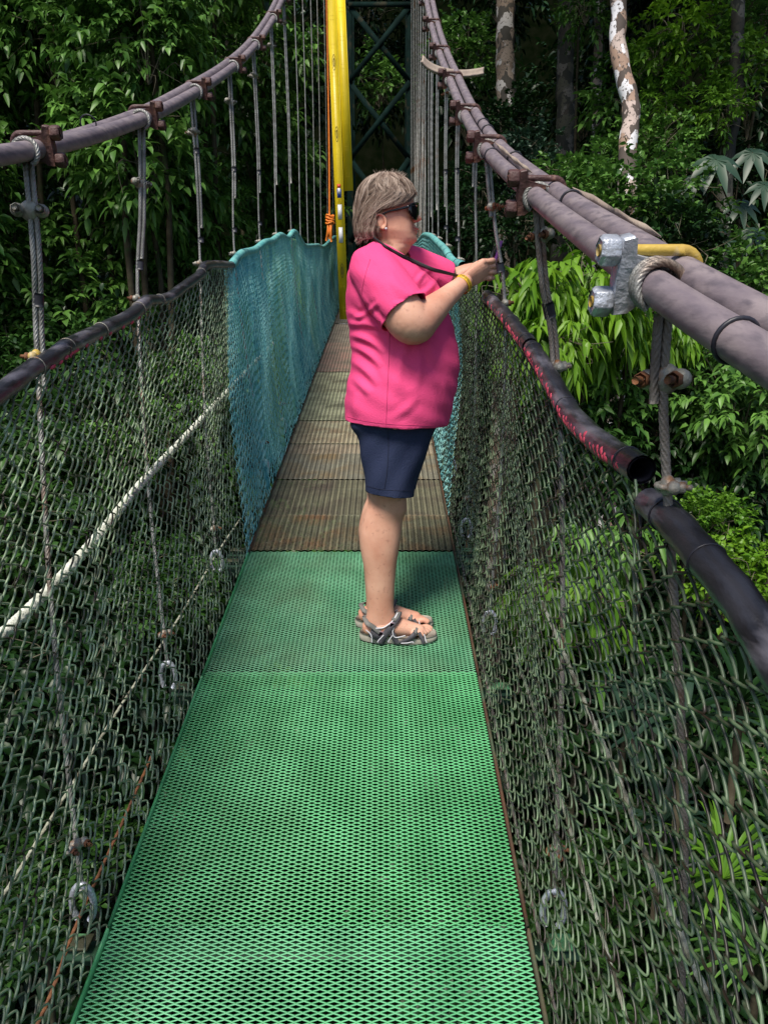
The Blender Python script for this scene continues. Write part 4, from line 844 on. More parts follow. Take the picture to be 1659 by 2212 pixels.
lip_v = ([484, 489, 493, 496, 498.3, 501, 504, 508, 514, 519, 524], [1, 4.5, 8.5, 9, 4.5, 6.5, 6, 1.5, 3.5, 3.5, 0])
vv = np.linspace(388, 605, 150); S = []
ib = [np.interp(vv, HV, k) for k in (HBk, HFr, HHy)]
def sm1(a, k=5): ker = np.ones(k) / k; return np.convolve(np.pad(a, k // 2, mode='edge'), ker, 'valid')
ib = [sm1(a, 7) for a in ib]; an = np.linspace(-np.pi, np.pi, 72, endpoint=False); RG = []
px = YW / F * 1.0
for v, ub, uf, hy in zip(vv, *ib):
    a, b_ = Q(ub, v), Q(uf, v); c = a * .55 + b_ * .45; fx = b_[0] - c[0]; bx = c[0] - a[0]
    ca, sa = np.cos(an), np.sin(an); x = np.where(ca > 0, fx * abs(ca) ** .80, -bx * abs(ca) ** .9); y = hy * np.sign(sa) * abs(sa) ** .86
    f_ = np.interp(v, *nose_v) * px; l_ = np.interp(v, *lip_v) * px; sg = .0125 + .0085 * np.clip((v - 458) / 14, 0, 1)
    x = x + np.where(ca > 0, f_ * np.exp(-(y / sg) ** 2) + l_ * np.exp(-(y / .021) ** 2), 0)
    # eye sockets and cheeks
    x = x - np.where(ca > 0, .010 * np.exp(-((v - 457) / 7) ** 2) * np.exp(-((abs(y) - .031) / .015) ** 2), 0)
    k_ = np.exp(-((v - 488) / 16) ** 2) * np.exp(-((abs(y) - .045) / .02) ** 2); x = x + np.where(ca > 0, .006 * k_, 0)
    gy = np.interp(v, [476, 500, 512], [.018, .030, .036]); x = x - np.where(ca > 0, .0035 * np.exp(-((abs(y) - gy) / .0035) ** 2) * np.clip(1 - abs(v - 492) / 20, 0, 1), 0)
    x = x - np.where(ca > 0, .0025 * np.exp(-((v - 531) / 3) ** 2) + .003 * np.exp(-((v - 552) / 2.0) ** 2) + .003 * np.exp(-((v - 566) / 2.2) ** 2), 0)
    x = x + np.where(ca > 0, .003 * np.exp(-((v - 540) / 6) ** 2), 0)
    y = y + np.sign(y) * (.004 * np.exp(-((v - 505) / 8) ** 2) - .003 * np.exp(-((v - 524) / 5) ** 2)) * sa ** 2 * .5
    RG.append(c + np.stack([x, y, 0 * x], 1))
head = MB().grid(np.array(RG), cv=True)
for k in (0, -1):
    n = 72; off = 0 if k == 0 else (len(RG) - 1) * n; b0 = head.n; head.v.append(RG[k].mean(0)[None]); head.n += 1; i = np.arange(n); j = (i + 1) % n
    head.f.append(np.stack([off + j, off + i, np.full(n, b0)], 1) if k == 0 else np.stack([off + i, off + j, np.full(n, b0)], 1))
def head_pt(v, ang, off=0):
    k = min(max((v - 388) / (605 - 388) * 149, 0), 149); i = int(k); f = k - i; i2 = min(i + 1, 149); r = (np.array(RG[i]) * (1 - f) + np.array(RG[i2]) * f)
    q = ((ang + np.pi) / (2 * np.pi) * 72) % 72; j = int(q) % 72; g = q - int(q); p = r[j] * (1 - g) + r[(j + 1) % 72] * g; c = r.mean(0); d = p - c; d[2] = 0; 
    return p + nrm(d) * off
ears = []
for s_ in (-1, 1):
    dy = s_ * .079; e0 = Q(822, 480, dy)
    ears.append(MB().ball(e0 + np.array((-.002, -s_ * .004, 0)), (.013, .006, .023), None, 14, 10))
    an2 = np.linspace(R(-75), R(215), 22); rim = np.array([Q(822 + 11.5 * math.cos(a) - 2 * math.sin(a), 479 - 16 * math.sin(a), dy) + np.array((0, s_ * (.005 - .004 * math.cos(a)), 0)) for a in an2]); ears.append(limb(rim, [.0035, .0042, .004, .004, .0035], sub=1, n=8))
    ears.append(MB().ball(Q(829, 493, dy), (.006, .004, .007), None, 10, 8))
brow = [MB().ball(Q(896, 446, s_ * .028), (.009, .018, .005), None, 12, 8) for s_ in (-1, 1)]
hme, hco = remesh([head] + ears + brow, .0026, MT['skin'], 'head', None, 2)
# ---- hands
def hand(wrist, know, fdir, curl, thick=.027, sd=1, lens=(.072, .080, .075, .058), sp=.0185, thumb=None, upv=None):
    """wrist, know: centre points; fdir: finger direction; curl: direction the fingers bend to; upv: from little to index finger"""
    out = []; w_, k_ = np.array(wrist), np.array(know); ax = nrm(k_ - w_); up_ = nrm(np.array(upv) - ax * (np.array(upv) @ ax)); nn = nrm(np.cross(ax, up_)); L_ = np.linalg.norm(k_ - w_)
    pr = [(math.cos(a) * 1.0, math.sin(a) * .42 * (1 + .1 * math.cos(a))) for a in np.linspace(0, 2 * np.pi, 20, endpoint=False)]
    pts = [w_ - ax * .02, w_, w_ + ax * L_ * .35, w_ + ax * L_ * .75, k_]; out.append(limb(pts, [.028, .028, .033, .038, .036], ref=up_, prof=pr))
    for i in range(4):
        o_ = (1.5 - i) * sp; b0 = k_ + up_ * o_ - ax * (.004 * abs(i - 1.2)) ; f_ = nrm(nrm(np.array(fdir)) + up_ * (.06 * (1.5 - i)))
        c_ = nrm(np.array(curl)); L1, L2, L3 = lens[i] * .42, lens[i] * .32, lens[i] * .26
        p1 = b0 + f_ * L1; p2 = p1 + nrm(f_ * .15 + c_) * L2; p3 = p2 + nrm(-f_ * .55 + c_ * .8) * L3; r0 = [.0100, .0098, .0098, .0088][i]
        out.append(limb([b0 - f_ * .012, b0, b0 + f_ * L1 * .5, p1, p1 * .5 + p2 * .5 + (f_ * .002), p2, p3], [r0, r0 * 1.04, r0 * .9, r0 * .95, r0 * .85, r0 * .88, r0 * .7], n=12, sub=4))
        out.append(MB().ball(b0 + c_ * -.004, (.0115, .0105, .0115), None, 10, 8))
    if thumb is not None:
        out.append(limb(thumb, [.016, .0145, .0115, .0105, .008], n=12, sub=4))
    return out
nw, nk = Q(1003, 609, -.035), Q(1046, 582, .018)
nh = hand(nw, nk, Q(1070, 580, .030) - nk, (.25, 1, -.05), lens=(.082, .082, .074, .060), upv=(.45, 0, 1), thumb=[nw + (nk - nw) * .25 + np.array((0, .012, .012)), Q(1028, 574, .04), Q(1044, 568, .052), Q(1056, 568, .055)])
fw_, fk = Q(1022, 585, .185), Q(1050, 582, .150)
fh = hand(fw_, fk, Q(1075, 582, .135) - fk, (.15, -1, 0), upv=(.0, 0, 1), thumb=[fw_ + (fk - fw_) * .3 + np.array((0, -.01, .012)), Q(1040, 574, .14), Q(1052, 573, .125), Q(1060, 574, .11)])
hd2, hco2 = remesh(nh + fh, .0022, MT['skin'], 'hands', None, 2)
# ---- arms, trunk, legs, feet
NA = [Q(812, 590, -.16), Q(838, 632, -.215), Q(868, 674, -.245), Q(892, 700, -.25), Q(915, 686, -.215), Q(950, 655, -.145), Q(985, 624, -.07), Q(1004, 608, -.035)]
near_arm = limb(NA, [.070, .070, .069, .0665, .061, .050, .037, .0285, .0275], n=24)
FA = [Q(880, 572, .14), Q(925, 592, .175), Q(958, 612, .20), Q(985, 606, .205), Q(1008, 592, .195), Q(1024, 585, .185)]
far_arm = limb(FA, [.062, .060, .056, .048, .036, .029], n=20)
TS = [(528, 808, 868, .055), (548, 792, 868, .075), (560, 782, 876, .11), (580, 770, 890, .15), (600, 762, 910, .175), (640, 757, 942, .182), (680, 758, 955, .18), (720, 763, 968, .178), (760, 768, 974, .182), (800, 766, 976, .187), (840, 757, 968, .190), (880, 755, 955, .19), (920, 765, 938, .18), (960, 785, 922, .16)]
torso = loft(TS)
def leg(dy, du=0, dv=0):
    LV = [(900, 780, 935, .088), (960, 788, 918, .088), (1020, 792, 898, .082), (1064, 794, 879, .072), (1086, 795, 879, .066), (1102, 789, 879, .063), (1121, 783, 871, .060), (1153, 777, 867, .061), (1188, 779, 861.5, .060), (1234, 787, 855, .052), (1288, 791.5, 851.5, .043), (1312, 793, 851, .040), (1330, 791, 855, .038), (1350, 787, 866, .036), (1366, 788, 868, .034)]
    return loft([(v + dv, a + du, b_ + du, h) for v, a, b_, h in LV], dy=dy, pw=2.1)
legN, legF = leg(-.05), leg(.035, -2, -12)
def foot(dy, du, dv):
    z0 = float(zd(YW + dy)) + .022; out = []
    P = [Q(796 + du, 1352 + dv, dy), Q(820 + du, 1348 + dv, dy), Q(850 + du, 1348 + dv, dy), Q(880 + du, 1360 + dv, dy), Q(908 + du, 1370 + dv, dy)]
    for p, r in zip(P, (.030, .036, .037, .026, .019)): p[2] = z0 + r * .92
    out.append(limb(P, [.029, .036, .038, .028, .020], n=20, prof=[(math.cos(a), math.sin(a) * 1.12) for a in np.linspace(0, 2 * np.pi, 20, endpoint=False)], ref=(0, 0, 1)))
    out.append(MB().ball(Q(899 + du, 1370 + dv, dy) * np.array((1, 1, 0)) + np.array((0, 0, z0 + .017)), (.035, .040, .018)))
    s_ = -1 if dy < 0 else 1
    for i, (L_, r) in enumerate(((.030, .0125), (.032, .0095), (.027, .0090), (.021, .0085), (.014, .0080))):
        yy = dy - s_ * (.030 - .0155 * i); b0 = np.array((Q(913 + du, 1370, dy)[0] - .004 * i, YW + yy, z0 + .014))
        out.append(limb([b0, b0 + np.array((L_ * .55, 0, .003)), b0 + np.array((L_, 0, -.004))], [r, r * .92, r * .95], n=10, sub=3))
    return out
feet = foot(-.05, 0, 0) + foot(.035, -9, 0)
bme, bco = remesh([torso, near_arm, far_arm, legN, legF], .0055, MT['skin'], 'body', None, 5)
fme, fco = remesh(feet, .0032, MT['skin'], 'feet', None, 2)
# one continuous body mesh
allv, allf = MB(), None
def pull(me, co):
    n = len(me.polygons); lt = np.empty(n, np.int32); me.polygons.foreach_get('loop_total', lt); vi = np.empty(len(me.loops), np.int32); me.loops.foreach_get('vertex_index', vi)
    st = np.concatenate([[0], np.cumsum(lt)[:-1]]); q = vi[(st[lt == 4][:, None] + np.arange(4))]; t3 = vi[(st[lt == 3][:, None] + np.arange(3))]
    b0 = allv.n; allv.v.append(co); allv.n += len(co)
    if len(q): allv.f.append(q + b0)
    if len(t3): allv.f.append(t3 + b0)
    bpy.data.meshes.remove(me)
for me_, co_ in ((hme, hco), (hd2, hco2), (bme, bco), (fme, fco)): pull(me_, co_)
body = allv.build('body', MT['skin'], W)
# ---- shirt
SS = [(527, 800, 828, .066), (536, 787, 845, .100), (548, 774, 862, .145), (562, 763, 880, .180), (580, 755, 903, .198), (600, 750.5, 930, .205), (620, 748, 948, .208), (640, 747, 957, .208), (665, 747, 966, .206), (690, 750, 973, .204), (712, 753.5, 980, .203), (735, 757, 984.5, .205), (760, 760, 988.5, .209), (786, 759, 991, .213), (812, 755, 989, .217), (840, 748.5, 984, .22), (870, 745.5, 978, .22), (898, 746.5, 971.5, .216), (916, 748.5, 966, .212)]
sh = loft(SS, sub=5, n=56, pw=2.25)
slN = limb([Q(806, 580, -.12), Q(824, 608, -.18), Q(848, 643, -.222), Q(875, 677, -.246)], [.080, .080, .081, .0815], n=24, flat_end=True)
slF = limb([Q(868, 575, .12), Q(915, 588, .17), Q(966, 606, .20)], [.078, .074, .066], n=20, flat_end=True)
def folds(co, no):
    x, y, z = co.T; r = co
    zc = Q(850, 700)[2]; d = np.zeros(len(co))
    U = 829.5 + F * x / (y * math.cos(TH) - z * math.sin(TH)); Vv = 1106 - F * (z * math.cos(TH) + y * math.sin(TH)) / (y * math.cos(TH) - z * math.sin(TH))
    near = np.clip(.3 - no[:, 1], 0, 1)
    def ridge(u0, v0, u1, v1, wd, amp, bend=0):
        nonlocal d
        L2 = (u1 - u0) ** 2 + (v1 - v0) ** 2; t_ = ((U - u0) * (u1 - u0) + (Vv - v0) * (v1 - v0)) / L2; tt = np.clip(t_, 0, 1)
        px_ = u0 + tt * (u1 - u0) - bend * np.sin(np.pi * tt) * (v1 - v0) / math.sqrt(L2); py_ = v0 + tt * (v1 - v0) + bend * np.sin(np.pi * tt) * (u1 - u0) / math.sqrt(L2)
        s_ = np.hypot(U - px_, Vv - py_); d += amp * (np.exp(-(s_ / wd) ** 2) - .55 * np.exp(-((s_ - wd * 1.9) / wd) ** 2)) * np.sin(np.pi * np.clip(t_ * .9 + .05, 0, 1)) ** .6 * near
    for a_ in ((752, 700, 835, 712, 6, .0065, -6), (756, 724, 830, 760, 6, .007, -8), (760, 748, 822, 790, 6, .006, -6), (764, 690, 815, 655, 5, .005, 4), (783, 640, 836, 704, 5, .006, 8), (800, 655, 842, 722, 4.5, .005, 5),
               (765, 780, 815, 830, 7, .006, -4), (758, 812, 800, 850, 7, .005, 0), (752, 672, 800, 690, 6, .005, 4), (880, 735, 860, 850, 9, .004, 6), (905, 750, 900, 840, 8, .003, -4), (930, 720, 950, 800, 9, .0035, 8), (845, 905, 900, 860, 8, .003, 4),
               (905, 640, 945, 600, 6, .005, 5), (900, 612, 930, 580, 5, .004, -3), (845, 600, 900, 640, 8, .003, 8), (955, 830, 975, 905, 7, .004, 0), (770, 850, 765, 905, 8, .004, 0), (850, 655, 900, 650, 5, .0035, 3)): ridge(*a_)
    d += .0018 * np.sin(x * 55 + z * 23) * np.sin(z * 31 - y * 20) + .0012 * np.sin(z * 90 + x * 40)
    # v neck
    return d
sme, sco = remesh([sh, slN, slF], .0048, MT['pink'], 'shirt', None, 4, folds)
# open the shirt: cut the neck, cuffs and hem with planes / cylinders
import bmesh
bm = bmesh.new(); sme.vertices.foreach_set('co', sco.astype(np.float32).ravel()); bm.from_mesh(sme)
def cut(bm, co_, no_, pred=None):
    geom = list(bm.verts) + list(bm.edges) + list(bm.faces) if pred is None else None
    if pred is not None:
        fs = [f for f in bm.faces if pred(f.calc_center_median())]; es = {e for f in fs for e in f.edges}; vs = {v for f in fs for v in f.verts}; geom = list(vs) + list(es) + fs
        r = bmesh.ops.bisect_plane(bm, geom=geom, plane_co=co_, plane_no=no_)
        kill = [f for f in bm.faces if pred(f.calc_center_median()) and (f.calc_center_median() - Vector(co_)).dot(Vector(no_)) > 0]; bmesh.ops.delete(bm, geom=kill, context='FACES')
    else: bmesh.ops.bisect_plane(bm, geom=geom, plane_co=co_, plane_no=no_, clear_outer=True)
hz0, hz1 = Q(748, 905), Q(966, 924); hn = nrm(np.cross(hz1 - hz0, (0, 1., 0))); hn = hn if hn[2] < 0 else -hn
cut(bm, hz0, hn)
bm.normal_update()
for cc_, ax_, rr_ in ((Q(875, 677, -.246), nrm(Q(875, 677, -.246) - Q(862, 660, -.235)), .095), (Q(966, 606, .20), nrm(Q(966, 606, .20) - Q(945, 598, .19)), .08)):
    pl = Vector(cc_) - Vector(ax_) * .004; near_f = [f for f in bm.faces if (f.calc_center_median() - Vector(cc_)).length < .13]
    bmesh.ops.bisect_plane(bm, geom=list({v for f in near_f for v in f.verts}) + list({e for f in near_f for e in f.edges}) + near_f, plane_co=pl, plane_no=Vector(ax_)); kl = []
    for f in bm.faces:
        p = f.calc_center_median(); d_ = p - pl; t_ = d_.dot(Vector(ax_))
        if 0 < t_ < .02 and (d_ - Vector(ax_) * t_).length < rr_ and (p.y < YW - .2135 if cc_[1] < YW else f.normal.dot(Vector(ax_)) > .2): kl.append(f)
    bmesh.ops.delete(bm, geom=kl, context='FACES')
# neck opening: collar plane high at the back and a V at the front
nkb, nkf = Q(795, 524), Q(900, 590)
def inneck(p):
    uu = 829.5 + F * p.x / (p.y * math.cos(TH) - p.z * math.sin(TH)); vv_ = 1106 - F * (p.z * math.cos(TH) + p.y * math.sin(TH)) / (p.y * math.cos(TH) - p.z * math.sin(TH)); return uu, vv_
kill = []
nc = Q(838, 536)
for f in bm.faces:
    p = f.calc_center_median(); y = p.y - YW; dx = p.x - nc[0]
    if p.z > Q(838, 610)[2]:
        if dx <= .02 and (dx / .085) ** 2 + (y / .098) ** 2 < 1 and p.z > Q(838, 548)[2]: kill.append(f)
        elif dx > .02:
            wv_ = .096 * (1 - np.clip((dx - .02) / .112, 0, 1) ** 1.3)
            if abs(y) < wv_ and p.z > Q(838, 625)[2]: kill.append(f)
bmesh.ops.delete(bm, geom=kill, context='FACES'); bm.to_mesh(sme); bm.free()
n_ = len(sme.vertices); sco = np.empty(n_ * 3, np.float32); sme.vertices.foreach_get('co', sco); sco = sco.reshape(-1, 3)
shirt = place(sme, sco, 'shirt', W, MT['pink']); md = shirt.modifiers.new('t', 'SOLIDIFY'); md.thickness = .0028; md.offset = -1
# seams and hems
from mathutils.bvhtree import BVHTree
bvh = BVHTree.FromPolygons([tuple(v) for v in sco], [tuple(p.vertices) for p in sme.polygons])
def on_surf(u, v, off=.0012, tr_=bvh):
    d = ray(u, v); h = tr_.ray_cast(Vector((0, 0, 0)), Vector(nrm(d)))
    return None if h[0] is None else np.array(h[0]) + np.array(h[1]) * off * (1 if h[1].dot(Vector(d)) < 0 else -1)
def seam(pts, r, m, par, nm='seam', tr_=bvh):
    P = spl(np.array([(u, v, 0) for u, v in pts], float), 40); P = [on_surf(u, v, r * .4, tr_) for u, v, _ in P]; P = [p for p in P if p is not None]
    if len(P) > 3: MB().tube(np.array(P), r, 5).build(nm, m, par)
seam([(842, 712), (841, 760), (838, 820), (836, 870), (834, 918)], .0009, MT['seam'], shirt, 'side_seam')
seam([(800, 560), (788, 600), (783, 640), (800, 680), (822, 694)], .0009, MT['seam'], shirt, 'sleeve_seam')
seam([(749, 900), (790, 910), (850, 917), (910, 919), (962, 919)], .0007, MT['seam'], shirt, 'hem_stitch')
# ---- shorts
def shorts_leg(dy, du=0):
    return loft([(888, 770 + du, 950 + du, .105), (915, 757 + du, 944 + du, .108), (943, 772 + du, 933 + du, .105), (981, 781 + du, 920 + du, .102), (1020, 786 + du, 907 + du, .098), (1050, 789 + du, 898 + du, .094), (1078, 792 + du, 892 + du, .091)], dy=dy, n=40, pw=2.2)
def sfold(co, no):
    x, y, z = co.T; return .0035 * np.sin(x * 34 + z * 12 + 1) * np.sin(z * 14) + .002 * np.sin(x * 70 - z * 40)
shme, shco = remesh([shorts_leg(-.075), shorts_leg(.085)], .005, MT['navy'], 'shorts', None, 4, sfold)
bm = bmesh.new(); shme.vertices.foreach_set('co', shco.astype(np.float32).ravel()); bm.from_mesh(shme)
a_, b_ = Q(791, 1058, -.075), Q(893, 1070, -.075); hn = nrm(np.cross(b_ - a_, (0, 1., 0))); hn = hn if hn[2] < 0 else -hn
cut(bm, a_, hn); cut(bm, Q(850, 893), (0, 0, 1)); bm.to_mesh(shme); bm.free()
n_ = len(shme.vertices); shco = np.empty(n_ * 3, np.float32); shme.vertices.foreach_get('co', shco); shco = shco.reshape(-1, 3)
bvs = BVHTree.FromPolygons([tuple(v) for v in shco], [tuple(p.vertices) for p in shme.polygons])
shorts = place(shme, shco, 'shorts', W, MT['navy']); md = shorts.modifiers.new('t', 'SOLIDIFY'); md.thickness = .0035; md.offset = -1
MT['navy_seam'] = mat('navy_thread', (.006, .009, .03), rough=.9)
seam([(838, 928), (839, 970), (836, 1020), (830, 1058)], .0012, MT['navy_seam'], shorts, 'side_seam', bvs)
seam([(792, 1050), (830, 1058), (888, 1061)], .0008, MT['navy_seam'], shorts, 'hem_stitch', bvs)
# ---- sandals
for s_, dy, du in ((-1, -.05, 0), (1, .035, -9)):
    zb_ = float(zd(YW + dy)) + .004; x0, x1 = Q(776 + du, 1386, dy)[0], Q(944 + du, 1386, dy)[0]; yc = YW + dy
    sd_ = empty('sandal', ((x0 + x1) / 2, yc, zb_)); sd_.parent = W; sd_.location = Vector(((x0 + x1) / 2, yc, zb_)) - Vector(W.location)
    o0 = np.array(((x0 + x1) / 2, yc, zb_))
    def sb(mb, nm, m, smooth=True):
        ob = mb.build(nm, m, None, smooth, origin=(0, 0, 0)); ob.data.transform(Matrix.Translation(-Vector(o0))); ob.parent = sd_; return ob
    tt = np.linspace(0, 1, 30); lay = []
    for zz, k in ((0, .94), (.004, .99), (.018, 1.0), (.024, .97)):
        an = np.linspace(0, 2 * np.pi, 48, endpoint=False); xx = .5 - .5 * np.cos(an); wd = (.029 + .011 * np.clip(xx * 1.6, 0, 1) ** 1.2 - .004 * np.exp(-((xx - .42) / .15) ** 2)) * np.sign(np.sin(an)) * abs(np.sin(an)) ** .5
        X = x0 + (x1 - x0) * (.5 + (xx - .5) * k); Z = zb_ + zz * (1.25 - .35 * xx) + .006 * np.clip(xx - .82, 0, 1) * 4 + .005 * np.clip(.12 - xx, 0, 1) * 5
        lay.append(np.stack([X, yc + wd * k, Z + (wd * .22)], 1))
    g = MB().grid(np.array(lay), cv=True); n = 48
    for off, kk in ((0, 0), (3 * n, 3)):
        b0 = g.n; g.v.append(lay[kk].mean(0)[None]); g.n += 1; i = np.arange(n); j = (i + 1) % n; g.f.append(np.stack([off + i, off + j, np.full(n, b0)], 1))
    sb(g, 'sole', MT['sole'])
    for xx in (.22, .36, .62, .8):
        pass
    # straps follow the outside of the foot; (u, v) read on the near foot
    def strap(path, wd, m, nm, lift=.004, both=True):
        P = []
        for (u, v, k) in path:      # k: -1 outer side ... 0 top ... 1 inner side
            c = Q(u + du, v, -.05); c[2] += float(zd(YW + dy) - zd(YW - .05)); hw = .043 if u > 870 else (.040 if u > 840 else .038); c[1] = yc + hw * math.sin(k * np.pi / 2); P.append(c)
        P = spl(np.array(P), 24); T = nrm(np.gradient(P, axis=0)); cen = np.array(((P[:, 0]).mean(), yc, zb_ + .05)); nn = P - np.stack([P[:, 0], np.full(len(P), yc), np.full(len(P), zb_ + .03)], 1); nn = nn - T * (nn * T).sum(1)[:, None]; nn = nrm(nn); sdv = np.cross(T, nn)
        P = P + nn * lift; V = np.stack([P - sdv * wd / 2 + nn * .0, P - sdv * wd / 2 + nn * .0025, P + sdv * wd / 2 + nn * .0025, P + sdv * wd / 2], 1); gg = MB().grid(V, cv=True); return sb(gg, nm, m, False)
    for k in (-1, 1):
        strap([(800, 1356, k), (812, 1362, k), (828, 1366, k)], .036, MT['sand'], 'side_panel', .0035)
        strap([(822, 1380, k), (832, 1362, k), (845, 1345, k * .9), (856, 1332, k * .55), (862, 1326, 0)], .023, MT['sand'], 'instep_strap')
        strap([(842, 1352, k), (852, 1368, k), (858, 1379, k)], .020, MT['sand'], 'web')
        strap([(862, 1378, k), (880, 1371, k * .98), (893, 1362, k * .7), (900, 1357, 0)], .019, MT['sand'], 'toe_strap')
        strap([(904, 1358, k * .6), (912, 1372, k * .9), (913, 1379, k)], .012, MT['sand'], 'toe_web')
        strap([(820, 1357, k), (806, 1347, k), (794, 1340, k * .8), (787, 1337, 0)], .017, MT['velcro'], 'heel_strap', .006)
        strap([(838, 1377, k), (840, 1372, k), (848, 1362, k)], .004, MT['trim'], 'trim', .0062); strap([(815, 1377, k), (818, 1372, k), (829, 1362, k)], .004, MT['trim'], 'trim', .0062)
        strap([(852, 1345, k * .9), (848, 1357, k), (854, 1366, k), (875, 1362, k)], .0035, MT['trim'], 'trim', .0068); strap([(790, 1352, k), (802, 1362, k), (804, 1377, k)], .004, MT['trim'], 'trim', .006)
        strap([(866, 1377, k), (878, 1376, k), (890, 1374, k), (893, 1377, k)], .0035, MT['trim'], 'trim', .0062); strap([(915, 1362, k * .6), (919, 1374, k * .9), (919, 1377, k)], .0035, MT['trim'], 'trim', .005)
        strap([(812, 1350, k * .9), (830, 1348, k * .95), (848, 1336, k * .7), (860, 1324, k * .2)], .004, MT['trim'], 'trim', .006)
    strap([(849, 1336, -.75), (857, 1331, -.35), (862, 1327, 0)], .018, MT['velcro'], 'instep_tab', .0085)
    strap([(892, 1362, -.75), (899, 1358, -.3), (903, 1357, 0)], .016, MT['velcro'], 'toe_tab', .0085)
    for (u, v) in ((822, 1359), (846, 1340), (883, 1370)):
        p = Q(u + du, v, -.05); p[2] += float(zd(YW + dy) - zd(YW - .05)); p[1] = yc - .044; sb(MB().extr([(-.009, -.006), (.007, -.008), (.010, .006), (-.004, .009)], p, (1, 0, 0), (0, 0, 1), (0, 1, 0), .004), 'buckle', MT['loop'], False)
# ---- sunglasses, earring, lips
g = MB()
gl_ = empty('sunglasses', Q(897, 455)); gl_.parent = W; gl_.location = Vector(Q(897, 455)) - Vector(W.location); go = np.array(Q(897, 455))
def gb(mb, nm, m, smooth=True): ob = mb.build(nm, m, None, smooth, origin=(0, 0, 0)); ob.data.transform(Matrix.Translation(-Vector(go))); ob.parent = gl_; return ob
for s_ in (-1, 1):
    Lp = []
    for v, ya, yb_ in ((441, .010, .064), (445, .007, .069), (452, .006, .071), (460, .008, .069), (467, .012, .063), (473, .018, .052), (476, .026, .040)):
        row = []
        for k in np.linspace(0, 1, 9):
            yy = ya + (yb_ - ya) * k; wrap = 903.5 - 3 * ((v - 455) / 20) ** 2 - 21 * (yy / .071) ** 2.6; row.append(Q(wrap, v, s_ * yy))
        Lp.append(row)
    ob = gb(MB().grid(np.array(Lp)), 'lens', MT['glass']); md = ob.modifiers.new('s', 'SOLIDIFY'); md.thickness = .0032; md.offset = 0
    fr_ = np.array([Q(903.5 - 21 * (yy / .071) ** 2.6, v, s_ * yy) for v, yy in ((444, .004), (440, .012), (438.5, .035), (440, .058), (445, .071))]); gb(MB().tube(spl(fr_, 16), .0028, 8), 'brow_bar', MT['glass'])
    arm_ = spl(np.array([Q(883, 446, s_ * .072), Q(872, 449, s_ * .077), Q(855, 453, s_ * .081), Q(838, 457, s_ * .083), Q(826, 463, s_ * .084)]), 16); gb(MB().tube(arm_, np.linspace(.0042, .0022, 16), prof=[(math.cos(a), .5 * math.sin(a)) for a in np.linspace(0, 2 * np.pi, 10, endpoint=False)], ref=(0, 0, 1)), 'temple_arm', MT['glass'])
MB().ball(Q(834, 494, -.088), .0042).build('earring', MT['trim'], W)
for va, r_ in ((495, .0019), (500.5, .0021)):
    P = [head_pt(va, a, .0002) for a in np.linspace(-.40, .40, 17)]; MB().tube(np.array(P), np.array([.0006] + list(np.linspace(.6, 1, 7) * r_) + [r_] + list(np.linspace(1, .6, 7) * r_) + [.0006]), 8).build('lip', MT['lip'], W)
# ---- hair
hm = []
for nm, c1, c2 in (('hair_ash', (.19, .13, .095), (.34, .25, .20)), ('hair_blond', (.36, .27, .21), (.50, .39, .33)), ('hair_brown', (.09, .055, .038), (.16, .10, .075))):
    hm.append(mat(nm, c1, c2, 30, .5, 0, spec=.4, rpi=.8))
AN = np.linspace(-np.pi, np.pi, 73)
OB = ([377, 380, 386, 400, 415, 430, 445, 460, 475, 490, 505, 515, 523], [818, 808, 798, 783, 774, 770.5, 768, 767, 766.5, 767, 769, 774, 782])
OF = ([377, 380, 386, 400, 415, 430, 445, 460, 475, 490, 505, 515, 523], [852, 862, 873, 887, 895, 899, 898, 893, 885, 875, 865, 860, 858])
def hair_pt(v, ang, off=0.):
    a = Q(np.interp(v, *OB), v); b_ = Q(np.interp(v, *OF), v); c = a * .5 + b_ * .5; rx = (b_[0] - a[0]) / 2
    hy = np.interp(v, [377, 381, 388, 400, 415, 435, 460, 490, 510, 523], [.028, .048, .064, .080, .088, .0915, .0925, .090, .084, .072])
    ca, sa = math.cos(ang), math.sin(ang); p = c + np.array((rx * np.sign(ca) * abs(ca) ** .95, hy * np.sign(sa) * abs(sa) ** .9, 0)); d = nrm(p - c + np.array((0, 0, .02 if v < 400 else 0))); return p + d * off
def bound(v): return np.interp(v, [377, 413, 424, 434, 444, 450, 457, 463, 469, 485, 500, 512, 524], [999, 999, 893, 889, 885, 872, 858, 836, 813, 812, 820, 831, 836])
def ux(p): return 829.5 + F * p[0] / (p[1] * math.cos(TH) - p[2] * math.sin(TH))
